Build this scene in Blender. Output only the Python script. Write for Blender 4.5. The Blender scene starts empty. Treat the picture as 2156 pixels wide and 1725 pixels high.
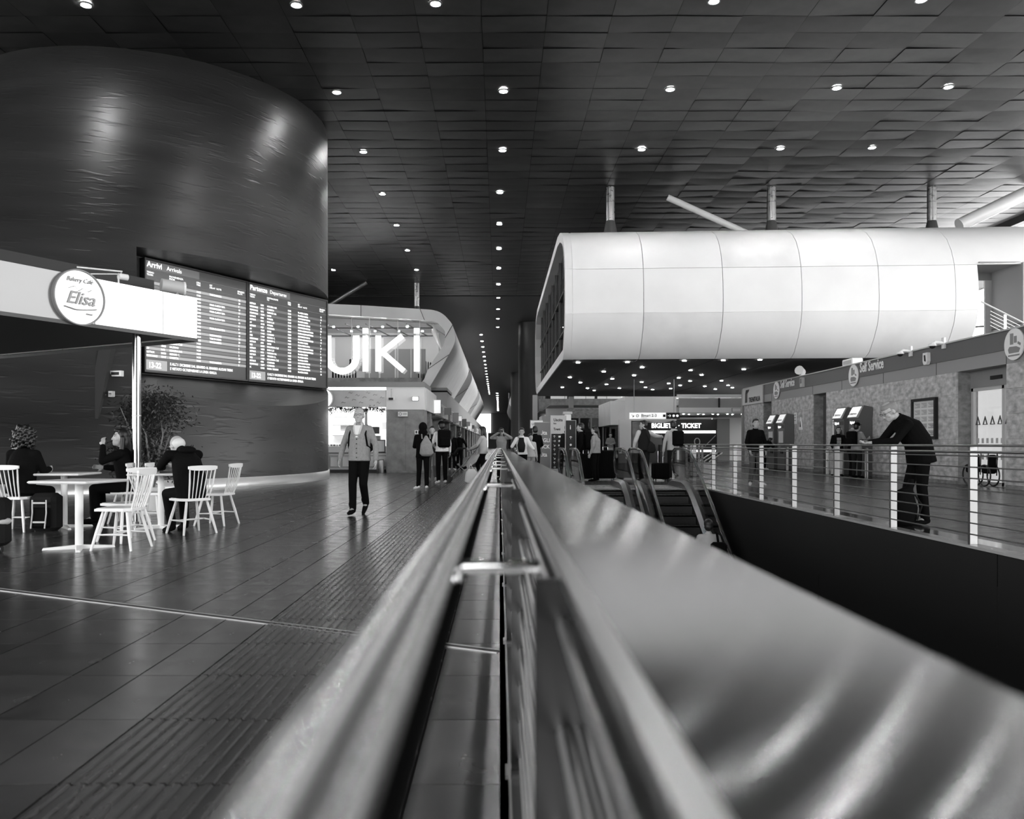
import bpy, bmesh, math, random
from mathutils import Vector, Matrix, noise
random.seed(7)
PI = math.pi
R = math.radians
S = bpy.context.scene
COL = S.collection
V = Vector

# ---------------------------------------------------------------- camera, sky, exposure
FPX, VX, VY, CH = 1740.0, 1052.0, 935.0, 1.15      # focal length and vanishing point in pixels, camera height
cd = bpy.data.cameras.new('camera'); cam = bpy.data.objects.new('camera', cd); COL.objects.link(cam)
cam.location = (0, 0, CH); cam.rotation_euler = (PI/2, 0, 0)
cd.sensor_width = 36; cd.lens = FPX/2156*36
cd.shift_x = (1078-VX)/2156; cd.shift_y = (VY-862.5)/2156
cd.clip_start = 0.02; cd.clip_end = 600
cd.dof.use_dof = True; cd.dof.focus_distance = 16.0; cd.dof.aperture_fstop = 3.3
S.camera = cam
w = bpy.data.worlds.new('world'); S.world = w; w.use_nodes = True
bg = w.node_tree.nodes['Background']; bg.inputs[0].default_value = (1, 1, 1, 1); bg.inputs[1].default_value = 6.0
S.view_settings.view_transform = 'Standard'; S.view_settings.look = 'None'
S.view_settings.exposure = 0.3; S.view_settings.gamma = 1.0; S.view_settings.use_curve_mapping = False
S.cycles.max_bounces = 6; S.cycles.diffuse_bounces = 4; S.cycles.glossy_bounces = 3; S.cycles.transparent_max_bounces = 12
S.cycles.sample_clamp_indirect = 6.0; S.cycles.caustics_reflective = False; S.cycles.caustics_refractive = False

def portal(name, loc, rot, sx, sy):
    l = bpy.data.lights.new(name, 'AREA'); l.shape = 'RECTANGLE'; l.size = sx; l.size_y = sy
    l.cycles.is_portal = True
    o = bpy.data.objects.new(name, l); COL.objects.link(o); o.location = loc; o.rotation_euler = rot
portal('daylight_opening', (27.2, 67, 6.4), (0, PI/2, 0), 12.8, 164)
portal('daylight_opening', (-60.2, 21, 6.4), (0, -PI/2, 0), 12.8, 72)  # unseen left side, opened to flood the hall with more sky light
portal('daylight_opening', (-32, -15.2, 6.4), (PI/2, 0, 0), 55, 12.8)  # unseen opening behind the camera, placed to light ticket hall and tube
portal('daylight_opening', (22.2, -15.2, 6.4), (PI/2, 0, 0), 9.5, 12.8)  # unseen gap behind the camera, kept open to brighten the right posts

def at(x, y, Y):
    return V(((x-VX)*Y/FPX, Y, CH+(VY-y)*Y/FPX))

sd = bpy.data.lights.new('sun', 'SUN'); sd.energy = 14; sd.angle = .02; so = bpy.data.objects.new('sun', sd); COL.objects.link(so)
so.rotation_euler = (math.radians(38), 0, math.radians(35))
# ---------------------------------------------------------------- materials (all neutral: the place is seen in black and white)
MATS = {}
def mat(name, c=.5, r=.5, metal=0., emit=0., var=0., vscale=(4, 4, 4), bump=0., bscale=(20, 20, 20), aniso=0., spec=None, rvar=0., detail=4, tangent='Y', coat=0.):
    if name in MATS: return MATS[name]
    m = bpy.data.materials.new(name); m.use_nodes = True
    nt = m.node_tree; b = nt.nodes['Principled BSDF']; L = nt.links.new
    b.inputs['Base Color'].default_value = (c, c, c, 1); b.inputs['Roughness'].default_value = r
    b.inputs['Metallic'].default_value = metal
    if spec is not None: b.inputs['Specular IOR Level'].default_value = spec
    if coat: b.inputs['Coat Weight'].default_value = coat; b.inputs['Coat Roughness'].default_value = .1
    if emit:
        b.inputs['Emission Color'].default_value = (1, 1, 1, 1); b.inputs['Emission Strength'].default_value = emit
    if var or bump or rvar:
        tc = nt.nodes.new('ShaderNodeTexCoord')
    def nz(scale):
        mp = nt.nodes.new('ShaderNodeMapping'); mp.inputs['Scale'].default_value = scale
        n = nt.nodes.new('ShaderNodeTexNoise'); n.inputs['Scale'].default_value = 1; n.inputs['Detail'].default_value = detail
        L(tc.outputs['Object'], mp.inputs[0]); L(mp.outputs[0], n.inputs['Vector']); return n
    if var:
        n = nz(vscale); mr = nt.nodes.new('ShaderNodeMapRange')
        mr.inputs[1].default_value = .3; mr.inputs[2].default_value = .7
        mr.inputs[3].default_value = max(0, c*(1-var)); mr.inputs[4].default_value = min(1, c*(1+var))
        L(n.outputs[0], mr.inputs[0]); L(mr.outputs[0], b.inputs['Base Color'])
    if rvar:
        n = nz(tuple(q*1.7 for q in vscale)); mr = nt.nodes.new('ShaderNodeMapRange')
        mr.inputs[1].default_value = .3; mr.inputs[2].default_value = .7
        mr.inputs[3].default_value = max(0.02, r-rvar); mr.inputs[4].default_value = min(1, r+rvar)
        L(n.outputs[0], mr.inputs[0]); L(mr.outputs[0], b.inputs['Roughness'])
    if bump:
        n = nz(bscale); bp = nt.nodes.new('ShaderNodeBump'); bp.inputs['Strength'].default_value = bump; bp.inputs['Distance'].default_value = .02
        L(n.outputs[0], bp.inputs['Height']); L(bp.outputs[0], b.inputs['Normal'])
    if aniso:
        b.inputs['Anisotropic'].default_value = aniso; b.inputs['Anisotropic Rotation'].default_value = .25
        cv = nt.nodes.new('ShaderNodeCombineXYZ'); cv.inputs['XYZ'.index(tangent)].default_value = 1
        L(cv.outputs[0], b.inputs['Tangent'])
    MATS[name] = m; return m
def glassmat(name, tint=.9, fac=.12, rough=.02):
    m = bpy.data.materials.new(name); m.use_nodes = True; nt = m.node_tree; nt.nodes.clear()
    o = nt.nodes.new('ShaderNodeOutputMaterial'); mx = nt.nodes.new('ShaderNodeMixShader')
    t = nt.nodes.new('ShaderNodeBsdfTransparent'); g = nt.nodes.new('ShaderNodeBsdfGlossy'); ge = nt.nodes.new('ShaderNodeNewGeometry')
    t.inputs[0].default_value = (tint, tint, tint, 1); g.inputs['Roughness'].default_value = rough
    dt = nt.nodes.new('ShaderNodeVectorMath'); dt.operation = 'DOT_PRODUCT'; nt.links.new(ge.outputs['Normal'], dt.inputs[0]); nt.links.new(ge.outputs['Incoming'], dt.inputs[1])
    prev = dt.outputs['Value']
    for op, v in (('ABSOLUTE', 0), ('SUBTRACT', 1), ('POWER', 4)):
        m_ = nt.nodes.new('ShaderNodeMath'); m_.operation = op
        if op == 'SUBTRACT': m_.inputs[0].default_value = v; nt.links.new(prev, m_.inputs[1])
        else: nt.links.new(prev, m_.inputs[0]); m_.inputs[1].default_value = v
        prev = m_.outputs[0]
    ad = nt.nodes.new('ShaderNodeMath'); ad.operation = 'MULTIPLY_ADD'; ad.inputs[1].default_value = .85; ad.inputs[2].default_value = .02+fac*.4; ad.use_clamp = True
    nt.links.new(prev, ad.inputs[0]); nt.links.new(ad.outputs[0], mx.inputs[0])
    nt.links.new(t.outputs[0], mx.inputs[1]); nt.links.new(g.outputs[0], mx.inputs[2]); nt.links.new(mx.outputs[0], o.inputs[0])
    MATS[name] = m; return m
STEEL_Y = mat('brushed steel plate', .18, .16, 1, aniso=1., tangent='Y', var=.06, vscale=(60, .6, 60))
STEEL_RAIL = mat('polished steel tube', .72, .22, 1, aniso=.5, tangent='Y')
STEEL = mat('satin steel', .5, .32, 1, rvar=.08)
STEEL_D = mat('dull steel', .32, .4, 1)
CHROME = mat('chrome', .8, .12, 1)
TILE = [mat('floor tile %d' % i, c, .24, 0, var=.25, vscale=(3, 3, 3), rvar=.04, spec=.55) for i, c in enumerate((.024, .036, .052, .030))]
GROUT = mat('dark grout', .004, .9, spec=.1)
GAPTILE = mat('gap tile', .05, .5, var=.2)
WHITE_PANEL = mat('white enamel panel', .80, .42, var=.04, vscale=(.6, .6, .6))
WHITE_PANEL2 = mat('white enamel panel weathered', .75, .45, var=.07, vscale=(.8, .8, .8))
SOFFIT = mat('dark soffit', .035, .6)
CEIL = [mat('ceiling panel %d' % i, c, .42, .3, var=.3, vscale=(1.5, 1.5, 1.5)) for i, c in enumerate((.018, .025, .033))]
CEILB = mat('ceiling backing', .012, .8)
ROT = mat('rotunda plaster', .056, .43, .6, var=.25, vscale=(.25, .25, 1.2), detail=2)
def flecks(m, scale, lo, hi, strength):
    nt = m.node_tree; b = nt.nodes['Principled BSDF']; L = nt.links.new
    tc = nt.nodes.new('ShaderNodeTexCoord'); mp = nt.nodes.new('ShaderNodeMapping'); mp.inputs['Scale'].default_value = scale
    n = nt.nodes.new('ShaderNodeTexNoise'); n.inputs['Scale'].default_value = 1; n.inputs['Detail'].default_value = 1.5
    mr = nt.nodes.new('ShaderNodeMapRange'); mr.inputs[1].default_value = lo; mr.inputs[2].default_value = hi
    bp = nt.nodes.new('ShaderNodeBump'); bp.inputs['Strength'].default_value = strength; bp.inputs['Distance'].default_value = .05
    L(tc.outputs['Object'], mp.inputs[0]); L(mp.outputs[0], n.inputs['Vector']); L(n.outputs[0], mr.inputs[0]); L(mr.outputs[0], bp.inputs['Height']); L(bp.outputs[0], b.inputs['Normal'])
flecks(ROT, (1.4, 1.4, 9), .56, .9, .34)
BLACK = mat('black', .006, .6)
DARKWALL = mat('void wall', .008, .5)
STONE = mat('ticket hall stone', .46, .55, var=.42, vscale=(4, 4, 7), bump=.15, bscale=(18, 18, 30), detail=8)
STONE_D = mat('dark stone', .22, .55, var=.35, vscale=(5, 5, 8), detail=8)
STONE2 = mat('pillar stone', .26, .6, var=.3, vscale=(3, 3, 3), bump=.1, detail=8)
FASC_D = mat('fascia upper band', .11, .45)
FASC_L = mat('fascia lower band', .30, .5)
WHITE = mat('white paint', .85, .4)
WHITEWOOD = mat('white painted wood', .82, .38)
LIGHTGREY = mat('light grey', .5, .5)
MIDGREY = mat('mid grey', .25, .5)
DARKGREY = mat('dark grey', .06, .5)
LAMP = mat('lamp', 1, .5, emit=330)
LAMP_S = mat('small lamp', 1, .5, emit=60)
SIGNLIT = mat('lit sign', 1, .5, emit=1.6)
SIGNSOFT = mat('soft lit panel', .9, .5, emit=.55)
LETTER = mat('lit letter', 1, .5, emit=2.2)
SCREENTXT = mat('display characters', 1, .5, emit=.95)
SCREENBG = mat('display ground', .02, .3, emit=.035)
SCREENROW = mat('display row', .05, .3, emit=.10)
SCREENROWL = mat('display row pale', .1, .3, emit=.30)
RUBBER = mat('black rubber', .012, .35)
STEP = mat('escalator step', .012, .5, .2)
GLASS = glassmat('clear glass'); GLASS_ESC = glassmat('balustrade glass', .75, .08)
GLASS_D = glassmat('dark glass', .25, .10)
SKIN = mat('skin', .42, .5); SKIN_D = mat('skin shaded', .30, .5)  # SKIN_D is a darker skin tone for the mouth
HAIR_D = mat('dark hair', .008, .45); HAIR_G = mat('grey hair', .22, .6); HAIR_W = mat('white hair', .65, .6)
C_BLACK = mat('black cloth', .005, .9, spec=.06); C_DARK = mat('dark cloth', .014, .85, spec=.1); C_DENIM = mat('denim', .09, .8, var=.2)
C_GREY = mat('grey cloth', .28, .85, var=.1, vscale=(15, 15, 15)); C_LIGHT = mat('light cloth', .52, .85, var=.08); C_WHITE = mat('white cloth', .75, .8)
C_CARD = mat('knitted cardigan', .26, .9, var=.12, vscale=(30, 30, 30), bump=.4, bscale=(120, 120, 50))
LEAF = mat('leaf', .02, .45, var=.6); BARK = mat('bark', .2, .8, var=.4)

# ---------------------------------------------------------------- helpers
def tag(o, label=None, cat=None, group=None, kind=None):
    if label: o['label'] = label
    if cat: o['category'] = cat
    if group: o['group'] = group
    if kind: o['kind'] = kind
    return o
def thing(name, label, cat, loc=(0, 0, 0), rz=0, group=None):
    o = bpy.data.objects.new(name, None); COL.objects.link(o); o.empty_display_size = .2
    o.location = loc; o.rotation_euler = (0, 0, rz); return tag(o, label, cat, group)
class MB:
    def __init__(s): s.v = []; s.f = []; s.m = []
    def add(s, vs, fs, mi=0):
        n = len(s.v); s.v += [tuple(q) for q in vs]; s.f += [tuple(i+n for i in f) for f in fs]; s.m += [mi]*len(fs); return s
    def box(s, x0, x1, y0, y1, z0, z1, mi=0):
        vs = [(x, y, z) for x in (x0, x1) for y in (y0, y1) for z in (z0, z1)]
        return s.add(vs, [(0, 1, 3, 2), (4, 6, 7, 5), (0, 4, 5, 1), (2, 3, 7, 6), (0, 2, 6, 4), (1, 5, 7, 3)], mi)
    def cbox(s, x, y, z, dx, dy, dz, mi=0): return s.box(x-dx/2, x+dx/2, y-dy/2, y+dy/2, z-dz/2, z+dz/2, mi)
    def rbox(s, x0, x1, y0, y1, z0, z1, b=.02, mi=0):   # box with chamfered vertical edges and top
        p = [(x0+b, y0), (x1-b, y0), (x1, y0+b), (x1, y1-b), (x1-b, y1), (x0+b, y1), (x0, y1-b), (x0, y0+b)]
        cx, cy = (x0+x1)/2, (y0+y1)/2
        q = [(cx+(x-cx)*(1-2*b/(x1-x0)), cy+(y-cy)*(1-2*b/(y1-y0))) for x, y in p]
        n = 8; vs = [(x, y, z0+b) for x, y in p]+[(x, y, z1-b) for x, y in p]+[(x, y, z0) for x, y in q]+[(x, y, z1) for x, y in q]
        fs = []
        for i in range(n):
            j = (i+1) % n
            fs += [(i, j, n+j, n+i), (2*n+i, 2*n+j, j, i), (n+i, n+j, 3*n+j, 3*n+i)]
        fs += [tuple(reversed(range(2*n, 3*n))), tuple(range(3*n, 4*n))]
        return s.add(vs, fs, mi)
    def prism(s, poly, f0, f1, mi=0):                  # poly: 2-D points; f0, f1 map a 2-D point to the two end faces
        n = len(poly); vs = [f0(*p) for p in poly]+[f1(*p) for p in poly]
        fs = [(i, (i+1) % n, n+(i+1) % n, n+i) for i in range(n)]+[tuple(reversed(range(n))), tuple(range(n, 2*n))]
        return s.add(vs, fs, mi)
    def zprism(s, poly, z0, z1, mi=0): return s.prism(poly, lambda x, y: (x, y, z0), lambda x, y: (x, y, z1), mi)
    def tube(s, pts, r, n=10, side=None, mi=0, caps=True, sq=1.0):
        pts = [V(p) for p in pts]; k = len(pts); rs = r if isinstance(r, (list, tuple)) else [r]*k
        prev = None; rings = []
        for i, p in enumerate(pts):
            t = (pts[min(i+1, k-1)]-pts[max(i-1, 0)]).normalized()
            if prev is None:
                a = V(side) if side else (V((0, 0, 1)) if abs(t.z) < .9 else V((1, 0, 0)))
            else: a = prev
            a = (a-t*a.dot(t)); a = a.normalized() if a.length > 1e-6 else t.orthogonal().normalized()
            b = t.cross(a); prev = a; rr = rs[i]; rx, ry = rr if isinstance(rr, tuple) else (rr, rr*sq)
            rings.append([p+a*(math.cos(2*PI*j/n)*rx)+b*(math.sin(2*PI*j/n)*ry) for j in range(n)])
        vs = [q for g in rings for q in g]; fs = []
        for i in range(k-1):
            for j in range(n):
                jj = (j+1) % n; fs.append((i*n+j, i*n+jj, (i+1)*n+jj, (i+1)*n+j))
        if caps: fs += [tuple(reversed(range(n))), tuple(range((k-1)*n, k*n))]
        return s.add(vs, fs, mi)
    def ell(s, c, r, n=12, m=8, M=None, mi=0):
        c = V(c); vs = [V((0, 0, r[2]))]; fs = []
        for i in range(1, m):
            th = PI*i/m
            for j in range(n):
                ph = 2*PI*j/n; vs.append(V((r[0]*math.sin(th)*math.cos(ph), r[1]*math.sin(th)*math.sin(ph), r[2]*math.cos(th))))
        vs.append(V((0, 0, -r[2]))); e = len(vs)-1
        for j in range(n):
            jj = (j+1) % n; fs.append((0, 1+j, 1+jj)); fs.append((e, 1+(m-2)*n+jj, 1+(m-2)*n+j))
            for i in range(m-2): fs.append((1+i*n+j, 1+(i+1)*n+j, 1+(i+1)*n+jj, 1+i*n+jj))
        if M is not None: vs = [M @ q for q in vs]
        return s.add([q+c for q in vs], fs, mi)
    def caps(s, p0, p1, r0, r1, n=10):                 # tapered capsule
        p0, p1 = V(p0), V(p1); t = (p1-p0).normalized(); pts = []; rs = []
        for k in range(4):
            a = PI/2*k/4; pts.append(p0-t*r0*math.cos(a)); rs.append(max(1e-3, r0*math.sin(a)))
        pts += [p0, p1]; rs += [r0, r1]
        for k in range(1, 5):
            a = PI/2*k/4; pts.append(p1+t*r1*math.sin(a)); rs.append(max(1e-3, r1*math.cos(a)))
        return s.tube(pts, rs, n)
    def disc(s, c, nrm, r, t, n=24, mi=0):
        c, nrm = V(c), V(nrm).normalized(); return s.tube([c, c+nrm*t], r, n, mi=mi)
    def build(s, name, m, parent=None, smooth=False, w=False):
        me = bpy.data.meshes.new(name)
        if w and parent:
            l = parent.location; s.v = [(a-l[0], b-l[1], c-l[2]) for a, b, c in s.v]
        me.from_pydata(s.v, [], s.f)
        for q in (m if isinstance(m, (list, tuple)) else [m]): me.materials.append(q)
        if any(s.m): me.polygons.foreach_set('material_index', s.m)
        if smooth: me.polygons.foreach_set('use_smooth', [True]*len(s.f)); 
        me.update()
        if smooth == 'auto': me.set_sharp_from_angle(angle=R(40))
        o = bpy.data.objects.new(name, me); COL.objects.link(o)
        if parent: o.parent = parent
        return o
def struct(o): return tag(o, kind='structure')
def copy_tree(o, parent=None):
    c = o.copy(); COL.objects.link(c)
    if parent: c.parent = parent
    for ch in list(o.children): copy_tree(ch, c)
    return c
def text(name, body, size, m, M, parent=None, ext=.004, off=0., align='LEFT', sx=1., lsp=1., shear=0., csp=1., w=False):
    c = bpy.data.curves.new(name, 'FONT'); c.body = body; c.size = size; c.extrude = ext; c.offset = off*size
    c.align_x = align; c.space_line = lsp; c.space_character = csp; c.resolution_u = 2; c.shear = shear
    c.materials.append(m); o = bpy.data.objects.new(name, c); COL.objects.link(o)
    if w and parent: M = Matrix.Translation(-parent.location) @ M
    o.matrix_world = M @ Matrix.Diagonal((sx, 1, 1, 1))
    if parent: o.parent = parent
    return o
def frame(loc, xdir, up=(0, 0, 1)):                    # text frame: x along xdir, y up, z out
    x = V(xdir).normalized(); y = V(up); z = x.cross(y).normalized()
    return Matrix(((x.x, y.x, z.x, loc[0]), (x.y, y.y, z.y, loc[1]), (x.z, y.z, z.z, loc[2]), (0, 0, 0, 1)))

# ================================================================ THE SETTING
VX0, VX1, VY0, VY1 = .13, 5.25, -8., 21.75             # the escalator void
struct(MB().box(-60, .04, -15, 320, -.35, -.012).build('floor', GROUT))
fl = bpy.data.objects['floor']
f2 = MB().box(5.25, 60, -15, 320, -.35, -.012).build('floor', GROUT); struct(f2)
f3 = MB().box(.04, 5.25, VY1, 320, -.35, -.001).build('floor', mat('landing floor', .07, .22, rvar=.05, vscale=(1, 1, 1), var=.2, spec=.6)); struct(f3)
struct(MB().box(.04, 5.25, -15, VY0, -.35, -.001).build('floor', TILE[0]))
struct(MB().box(-30, 30, -14, 60, -5.6, -5.4).build('floor', mat('lower floor', .02, .35)))
struct(MB().box(-60, 120, -160, -15, -.4, -.1).build('ground', mat('pavement outside', .6, .8, var=.1)))
struct(MB().box(60, 160, -160, 320, -.4, -.1).build('ground', MATS['pavement outside']))
# void walls
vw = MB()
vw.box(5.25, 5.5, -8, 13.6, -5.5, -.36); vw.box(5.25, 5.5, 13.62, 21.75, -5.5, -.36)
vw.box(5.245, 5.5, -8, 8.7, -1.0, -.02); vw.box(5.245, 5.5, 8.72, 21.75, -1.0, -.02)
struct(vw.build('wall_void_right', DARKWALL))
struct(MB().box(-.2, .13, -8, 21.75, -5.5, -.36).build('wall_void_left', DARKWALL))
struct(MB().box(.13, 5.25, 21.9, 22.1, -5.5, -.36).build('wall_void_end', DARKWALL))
struct(MB().box(5.24, 5.42, -8, 21.75, -.012, .02).build('trim_1', mat('kerb strip', .35, .2, rvar=.1, vscale=(1, .5, 1))))
struct(MB().box(.0, .13, -8, 21.75, -.36, .02).build('trim_2', mat('kerb strip left', .10, .25)))

# tiles, one by one near the camera
ROW = .656
xcols = [.008, -.30, -.90]; xl = [-1.49, -1.79, -2.12, -2.73, -3.05]
while xl[-1] > -30: xl.append(xl[-1]-.61)
cols = list(zip(xcols[:-1], xcols[1:]))+list(zip(xl[:-1], xl[1:]))
def joint_y(x): return 4.57-.495*x
tiles = []
for x1, x0 in cols:
    k = 0
    while True:
        y0 = 1.478+ROW*k
        if y0 > 60: break
        k += 1; y1 = y0+ROW; cx, cy = (x0+x1)/2, (y0+y1)/2
        if cx < -12 and cy > 24: continue
        if abs(cx) > cy*.68+1.0: continue
        tiles.append((cy, x0, x1, y0, y1))
xr = [5.45+.61*i for i in range(14)]
for x0, x1 in zip(xr[:-1], xr[1:]):
    for k in range(80):
        y0 = 2.13+ROW*k; tiles.append((y0+ROW/2+6, x0, x1, y0, y0+ROW))
tiles.sort(key=lambda t: t[0])
tmesh = {}
def tilemesh(wd, v):
    key = (round(wd, 2), v)
    if key not in tmesh:
        b = MB(); g = .0036; c = .0004; x, y = wd/2-g, ROW/2-g
        b.v = [(-x, -y, -.008), (x, -y, -.008), (x, y, -.008), (-x, y, -.008), (-x+c, -y+c, 0), (x-c, -y+c, 0), (x-c, y-c, 0), (-x+c, y-c, 0)]
        b.f = [(0, 1, 5, 4), (1, 2, 6, 5), (2, 3, 7, 6), (3, 0, 4, 7), (4, 5, 6, 7)]; b.m = [0]*5
        me = bpy.data.meshes.new('tile'); me.from_pydata(b.v, [], b.f); me.materials.append(TILE[v]); tmesh[key] = me
    return tmesh[key]
rest = MB(); cnt = 0
for cy, x0, x1, y0, y1 in tiles:
    v = random.choice((0, 0, 1, 1, 2, 3)); x = (x0+x1)/2; y = (y0+y1)/2
    if cnt < 250:
        o = bpy.data.objects.new('tile', tilemesh(x1-x0, v)); COL.objects.link(o); o.parent = fl
        o.location = (x, y, random.uniform(-.0006, .0006)); cnt += 1
    else:
        g = .004; z = random.uniform(-.0005, .0005)
        rest.add([(x0+g, y0+g, z), (x1-g, y0+g, z), (x1-g, y1-g, z), (x0+g, y1-g, z)], [(0, 1, 2, 3)], v)
tag(rest.build('tile_field', TILE, fl), kind='stuff')
struct(MB().box(-60, .04, 60.2, 320, -.011, 0).build('floor', TILE[1])); struct(MB().box(5.45, 60, 54.6, 320, -.011, 0).build('floor', TILE[1]))
struct(MB().box(13.4, 60, -15, 54.6, -.011, 0).build('floor', TILE[1])); struct(MB().box(-60, -12, 24, 60, -.011, -.0008).build('floor', TILE[1]))
struct(MB().box(.010, .036, -8, 60, -.011, 0).build('trim_3', TILE[3]))
# tactile strip of ribbed tiles
rb = MB(); rb.box(-.295, .295, -.325, .325, -.012, -.003)
for i in range(11):
    xa = -.283+i*.0535; rb.prism([(xa, -.003), (xa+.006, .0045), (xa+.026, .0045), (xa+.032, -.003)], lambda x, z: (x, -.322, z), lambda x, z: (x, .322, z))
RIB = mat('ribbed tile', .030, .26, var=.12, rvar=.03, vscale=(14, 3, 3), spec=.6)
rbo = rb.build('ribbed_tile', RIB, fl)
for k in range(60):
    o = rbo if k == 0 else rbo.copy()
    if k: COL.objects.link(o)
    o.location = (-1.195, 1.478+ROW*(k+.5), 0)
# metal expansion joint
ej = MB(); a = V((-9, joint_y(-9), 0)); b = V((.0, joint_y(0), 0)); d = (b-a).normalized(); n = V((-d.y, d.x, 0))
for off, wd, z in ((-.035, .012, .005), (.025, .012, .005)):
    p = [a+n*off, b+n*off, b+n*(off+wd), a+n*(off+wd)]
    ej.add([(q.x, q.y, zz) for zz in (-.012, z) for q in p], [(0, 1, 5, 4), (1, 2, 6, 5), (2, 3, 7, 6), (3, 0, 4, 7), (4, 5, 6, 7)])
p = [a-n*.023, b-n*.023, b+n*.025, a+n*.025]
ej.add([(q.x, q.y, .0012) for q in p], [(0, 1, 2, 3)], 1)
struct(ej.build('trim_4', [STEEL_D, BLACK]))

# ---- ceiling
ZC = 12.95
ce = struct(MB().box(-60, 27, -15, 320, ZC+.03, ZC+.6).build('ceiling', CEILB))
struct(MB().box(-60, 27, -15, 20, ZC, ZC+.03).build('ceiling', CEIL[0])); struct(MB().box(-60, 27, 66, 320, ZC-.01, ZC+.03).build('ceiling', mat('far ceiling', .013, .5, .2)))
struct(MB().box(26.9, 27.3, -15, 320, ZC-.35, ZC+.6).build('trim_5', mat('ceiling fascia', .03, .5)))
pans = []
for i in range(-14, 16):
    for k in range(60):
        x0 = -.5+1.8*i-(.9 if False else 0); y0 = 20+.93*k*(1 if k < 40 else 1)
        if x0+1.8 > 27: continue
        if k >= 49: continue
        px = VX+FPX*(x0+.9)/(y0+.45); pans.append((0 if -80 < px < 2240 and y0 > 21 else 1, y0+abs(x0)*.3, x0, y0))
pans.sort(); pm = {}
def panelmesh(v):
    if v in pm: return pm[v]
    rnd = random.Random(v); t1, t2 = rnd.uniform(-.012, .012), rnd.uniform(-.010, .010); sag = rnd.uniform(.004, .012)
    vs = []; fs = []; nx, ny = 5, 4
    for j in range(ny):
        for i in range(nx):
            u, w_ = i/(nx-1)*2-1, j/(ny-1)*2-1
            e = 1-max(abs(u)**6, abs(w_)**6)
            vs.append((u*.893, w_*.459, -.006-sag*e+t1*u+t2*w_))
    for j in range(ny-1):
        for i in range(nx-1): a = j*nx+i; fs.append((a, a+nx, a+nx+1, a+1))
    me = bpy.data.meshes.new('ceiling_panel'); me.from_pydata(vs, [], fs); me.materials.append(CEIL[v % 3])
    me.polygons.foreach_set('use_smooth', [True]*len(fs)); pm[v] = me; return me
pm2 = MB()
for q, (fl_, _, x0, y0) in enumerate(pans):
    me = panelmesh(random.randrange(9)); c = V((x0+.9, y0+.465, ZC+.012))
    if q < 290:
        o = bpy.data.objects.new('ceiling_panel', me); COL.objects.link(o); o.parent = ce; o.location = c
    else: pm2.add([V(v.co)+c for v in me.vertices], [tuple(p.vertices) for p in me.polygons], int(me.materials[0].name[-1]))
tag(pm2.build('panel_field', CEIL, ce, smooth=True), kind='stuff')

# ---- outer walls
struct(MB().box(-60.3, -60, 58, 320, 0, 12.9).build('wall_left', DARKGREY))
struct(MB().box(-140, -60, -160, 320, -.4, -.1).build('ground', mat('pavement outside', .6, .8, var=.1)))
struct(MB().box(-4, 17.5, -15.3, -15, 0, 12.9).build('wall_back', mat('back wall', .10, .7)))  # unseen; its width is shaped to block light from behind the camera
struct(MB().box(-60, 60, 320, 320.3, 0, 13).build('wall_far', MIDGREY))
struct(MB().box(27, 27.3, 150, 320, -.1, 13).build('wall_right', DARKGREY))

# ---- the big rotunda
def lerp(a, b, t): return a+(b-a)*t
rv = []; rf = []; NS, NZ = 112, 14
for k in range(NZ+1):
    t = k/NZ; cx, cy, rr = lerp(-15.2, -12.6, t), lerp(26.55, 30.6, t), lerp(9.5, 6.1, t)
    for i in range(NS): a = 2*PI*i/NS; rv.append((cx+rr*math.cos(a), cy+rr*math.sin(a), -.01 if k == 0 else lerp(0, ZC+.02, t)))
for k in range(NZ):
    for i in range(NS): j = (i+1) % NS; rf.append((k*NS+i, k*NS+j, (k+1)*NS+j, (k+1)*NS+i))
rf += [tuple(reversed(range(NS))), tuple(range(NZ*NS, (NZ+1)*NS))]
b = MB(); b.add(rv, rf); rot = b.build('wall_rotunda', ROT, smooth=True); struct(rot)
SL = V((-10.05, 23.1, 0)); SR = V((-6.35, 30.1, 0)); SU = (SR-SL).normalized(); SN = V((SU.y, -SU.x, 0))
b = MB()
def cp(u, n_, z): q = SL+SU*u+SN*n_; return (q.x, q.y, z)
b.add([cp(-.08, -.05, 3.12), cp(-.08, -.05, 6.40), cp(-.08-.8*7, 7, 6.40), cp(-.08-.8*7, 7, 3.12-.31*7), cp(13, -.05, 3.12), cp(13, -.05, 6.40), cp(13, 7, 6.40), cp(13, 7, 3.12-.31*7)],
      [(0, 1, 2, 3), (7, 6, 5, 4), (0, 4, 5, 1), (1, 5, 6, 2), (2, 6, 7, 3), (3, 7, 4, 0)])
cut = b.build('cutter', ROT)
for q_ in (cut, rot):
    bm = bmesh.new(); bm.from_mesh(q_.data); bmesh.ops.recalc_face_normals(bm, faces=bm.faces); bm.to_mesh(q_.data); bm.free()
md = rot.modifiers.new('b', 'BOOLEAN'); md.operation = 'DIFFERENCE'; md.object = cut; md.solver = 'EXACT'
dg = bpy.context.evaluated_depsgraph_get()
me = bpy.data.meshes.new_from_object(rot.evaluated_get(dg)); rot.modifiers.clear(); rot.data = me
bpy.data.objects.remove(cut); me.set_sharp_from_angle(angle=R(35))
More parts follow.
